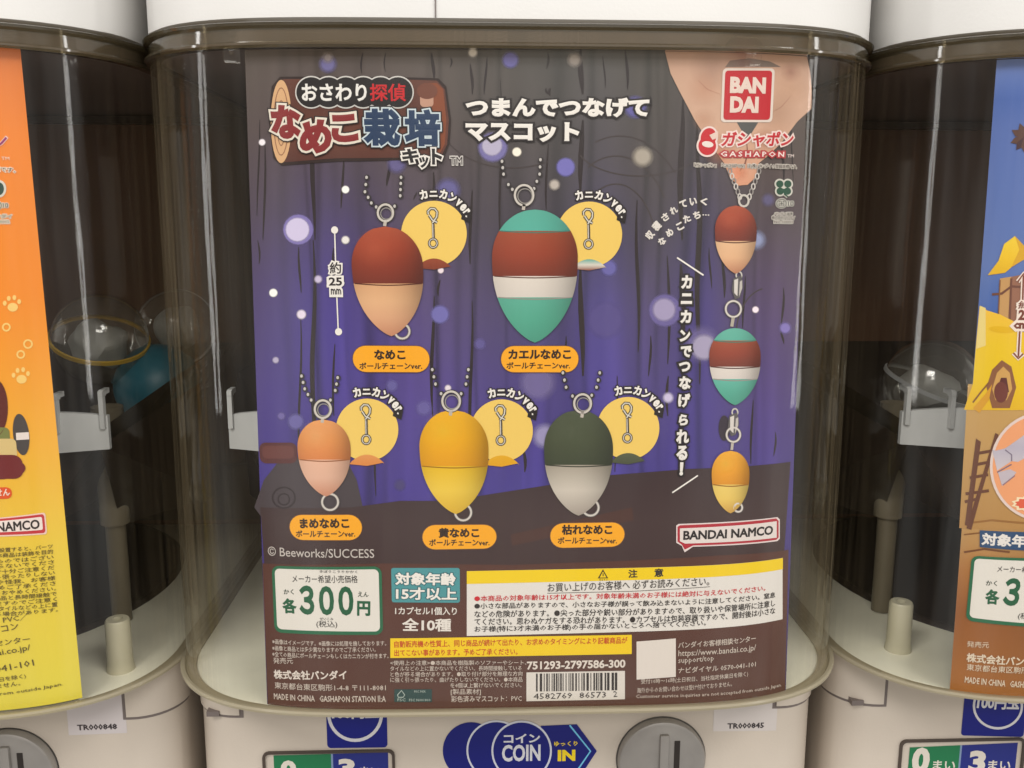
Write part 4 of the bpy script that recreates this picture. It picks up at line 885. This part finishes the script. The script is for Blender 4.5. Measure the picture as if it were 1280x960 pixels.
p.poly([(1220, 548), (1226, 552), (1212, 658), (1206, 656)], LD, 4); p.poly([(1244, 541), (1248, 543), (1226, 618), (1214, 662), (1208, 660)], LD, 4.6)
for y, x0, x1 in ((564, 1219, 1241), (578, 1217, 1238), (594, 1212, 1235), (614, 1207, 1236), (624, 1206, 1224)): p.stroke([(x0, y+3), (x1, y-1)], 3.6, LD, 5)
p.stroke([(1206, 654), (1240, 650), (1300, 655)], 2.4, (150, 104, 54), 3.2); p.stroke([(1205, 668), (1240, 664), (1300, 668)], 1.6, (130, 84, 40), 3.2); p.stroke([(1205, 690), (1230, 686), (1262, 690)], 2.2, (112, 66, 34), 3.2)
p.done()
p = Part(SR, 'leaf_star', sr)
for ang in (200, 150, 110, 235, 268, 300, 60, 20, 335):
    t = math.radians(ang); x, y = 1281, 172; d = np.array([math.cos(t), -math.sin(t)]); n = np.array([-d[1], d[0]]); L = 19
    p.poly([np.array([x, y])+n*1.5, np.array([x, y])+d*L*.6+n*4.6, np.array([x, y])+d*L, np.array([x, y])+d*L*.6-n*4.6, np.array([x, y])-n*1.5], (70, 48, 56) if ang % 2 else (92, 66, 60), 3+ang*.002)
p.done()
p = Part(SR, 'round_inset', sr); p.ell(1302, 583, 65, 68, (226, 206, 200), 6.5, 48); p.ell(1302, 583, 61.5, 64.5, (236, 162, 116), 7.2, 48)
p.poly([(1240, 562), (1244, 563), (1256, 560), (1262, 556), (1290, 536), (1320, 530), (1320, 560), (1284, 570), (1272, 577), (1264, 576), (1252, 584), (1246, 588)], None, 8, grad=[(200, 192, 200), (184, 178, 196), (206, 198, 206)])
p.poly([(1247, 590), (1262, 586), (1270, 590), (1262, 600), (1252, 607)], (194, 184, 196), 8.4); p.stroke([(1256, 562), (1264, 568), (1264, 576)], 1.6, (130, 120, 140), 9); p.stroke([(1246, 590), (1264, 580)], 1.6, (130, 112, 130), 9); p.stroke([(1253, 606), (1268, 594)], 1.6, (150, 120, 130), 9)
p.done()
p = Part(SR, 'red_burst', sr)
pts = [(1296+(33 if i % 2 else 29)*math.cos(i*math.pi/14), 629+(13 if i % 2 else 10)*math.sin(i*math.pi/14)) for i in range(28)]
p.poly(pts, (244, 226, 190), 9.5); p.poly([(1296+(x-1296)*.88, 629+(y-629)*.72) for x, y in pts], (222, 96, 70), 10.3); p.done()
p = Part(SR, 'size_mark', sr)
for wd, c, l in ((5.6, (240, 224, 214), 6), (2.2, (128, 68, 52), 7)):
    p.stroke([(1279, 344), (1278, 375)], wd, c, l); p.stroke([(1272, 352), (1279, 342), (1286, 352)], wd, c, l+.1); p.stroke([(1274.5, 410), (1272.5, 446)], wd, c, l); p.stroke([(1266.5, 441), (1272.5, 448), (1278.5, 442)], wd, c, l+.1)
p.done()
T(SR, sr, '約', 1272, 386, 1286, 386, 10, (120, 62, 50), 8, .02, [((240, 224, 214), 2)]); T(SR, sr, '2', 1272, 400, 1280, 400, 13, (120, 62, 50), 8, .05, [((240, 224, 214), 2.4)]); T(SR, sr, 'cm', 1266, 411, 1284, 411, 8, (120, 62, 50), 8, .05, [((240, 224, 214), 2.4)])
p = Part(SR, 'age_panel', sr); p.rect(1224.5, 662.5, 1306, 683.5, (44, 76, 116), 6, 0, 689, 665); q = p.done(); T(SR, q, '対象年齢', 1226, 681, 1300, 685, 16, (230, 226, 224), 7.5, .04)
q = price_panel(SR, sr, 1214.5, 694, 1350, 776, 786, 697); T(SR, q, 'メーカー希望小売', 1246, 714.5, 1306, 716, 8, (46, 40, 40), 8, 0)
T(SR, q, 'かく', 1232, 731.5, 1246, 732, 6.6, (40, 60, 48), 8, .02); T(SR, q, '各', 1230.5, 754.5, 1248.5, 755.5, 19, GR, 8, .045); T(SR, q, '３００', 1252, 756, 1322, 761, 35, GR, 8, .040, sp=.60); T(SR, q, '(税込)', 1271, 774, 1298, 776, 9, (56, 56, 54), 8, 0)
for s, x0, x1, yl, yr, h, b in (('発売元', 1208.5, 1236, 808.5, 810, 7.6, 0), ('株式会社バンダイ', 1207.5, 1302, 827, 833, 11.5, .03), ('東京都台東区駒形1-4-8', 1208, 1305, 837.5, 842, 8.4, 0), ('MADE IN CHINA   GASHAPON STATION', 1205.5, 1326, 853, 861, 8, .02)):
    T(SR, sr, s, x0, yl, x1, yr, h, (222, 206, 184), 4, b)

# ------------------------------------------------------------------ printed stickers on the cabinet fronts (parts of the machines)
def front_surface(mx):
    X = np.linspace(-.16, .16, 60); return Surf(X, np.full(60, YF), mx, 'f')
F0 = front_surface(0); NB = (8, 20, 122)
p = Part(F0, 'coin_sticker', mc)
p.rect(407, 868, 484.5, 935, NB, 3, 5, 934); p.ring(444, 892, 33, 33, 4, (214, 212, 218), 5, 40); q = p.done(); T(F0, q, '100円玉', 415, 899, 474, 897.5, 17, (220, 218, 222), 5, .04)
def display(sf, par, pts):
    p = Part(sf, 'count_display', par)
    return p
# dial label
p = Part(F0, 'coin_label', mc)
for cx, cy, r in ((589, 938, 35.5),): p.ell(cx, cy, r, r, (6, 16, 112), 3, 48)
p.ell(620.5, 937.5, 37.5, 37.5, (206, 208, 220), 4, 48); p.ell(620.5, 937.5, 35.2, 35.2, (6, 16, 112), 5, 48)
p.poly([(676, 907), (721, 905), (746, 938.5), (724, 972), (676, 972)], (6, 16, 112), 4)
p.stroke([(712, 906), (738, 938.5), (715, 972)], 2, (110, 190, 226), 5.5)
p.ell(652, 938, 37.8, 37.8, (206, 208, 220), 6, 48); p.ell(652, 938, 35.4, 35.4, (6, 16, 112), 7, 48)
q = p.done()
T(F0, q, 'コイン', 629.5, 928.5, 675, 927.5, 11.5, (214, 214, 220), 8, .035); T(F0, q, 'COIN', 627.5, 951.5, 675.5, 950.5, 21, (214, 214, 220), 8, .03)
T(F0, q, 'ゆっくり', 692.5, 932.5, 722, 932, 6.4, (226, 196, 60), 6, .03); T(F0, q, 'IN', 697, 951, 719, 950.5, 14, (236, 206, 30), 6, .05)
p = Part(F0, 'code_sticker', mc); p.rect(893, 872, 970, 914, (206, 198, 194), 2, 1, 913, 871); q = p.done(); T(F0, q, 'TR000845', 909, 911, 955, 910, 7.4, (56, 50, 52), 3.5, .03)
FL, FR = front_surface(-PITCH), front_surface(PITCH)
p = Part(FL, 'code_sticker', ml); p.rect(82, 870, 159, 919, (206, 198, 198), 2, 1, 916, 867); q = p.done(); T(FL, q, 'TR000848', 97, 913, 147, 911.5, 7.6, (60, 52, 54), 3.5, .03)
p = Part(FR, 'coin_sticker', mr); p.rect(1205.5, 870, 1279, 919, NB, 3, 4, 921); p.ring(1247, 882, 30, 28, 3, (214, 212, 218), 5, 40); q = p.done(); T(FR, q, '100円玉', 1220, 886, 1273, 887, 16, (220, 218, 222), 5, .04)
def display(sf, par, x0, xm, x1, y0, yb, dig, ry):
    p = Part(sf, 'count_display', par)
    a, m_, b = sf.px(x0, y0), sf.px(xm, y0), sf.px(x1, yb); zb = a[1]-.05; g = .0015
    z = lambda s: a[1]+(b[1]-a[1])*(s-a[0])/(b[0]-a[0])
    p.poly([(a[0], z(a[0])), (m_[0]-g*.3, z(m_[0])), (m_[0]-g*.3, zb), (a[0], zb)], (28, 112, 70), 4, px=False)
    p.poly([(m_[0]-g*.3, z(m_[0])), (m_[0]+g*.3, z(m_[0])), (m_[0]+g*.3, zb), (m_[0]-g*.3, zb)], (120, 140, 170), 4, px=False)
    p.poly([(m_[0]+g*.3, z(m_[0])), (b[0], z(b[0])), (b[0], zb), (m_[0]+g*.3, zb)], (30, 40, 120), 4, px=False)
    q = p.done()
    for (t, xa, ya, xb, h) in dig: T(sf, q, t, xa, ya, xb, ya, h, (212, 204, 192), 5, .05 if len(t) == 1 else .02)
display(F0, mc, 342, 415, 485, 944, 940, (('0', 351, 974, 371, 24), ('まい', 376, 972, 404, 12), ('3', 423, 972, 444, 24), ('まい', 450, 970, 476, 12)), 0)
display(FR, mr, 1137, 1201, 1272, 934, 928, (('0', 1138, 966, 1160, 32), ('まい', 1165, 962, 1193, 12), ('3', 1209, 966, 1230, 28), ('まい', 1234, 962, 1262, 12)), 0)
flush_text()
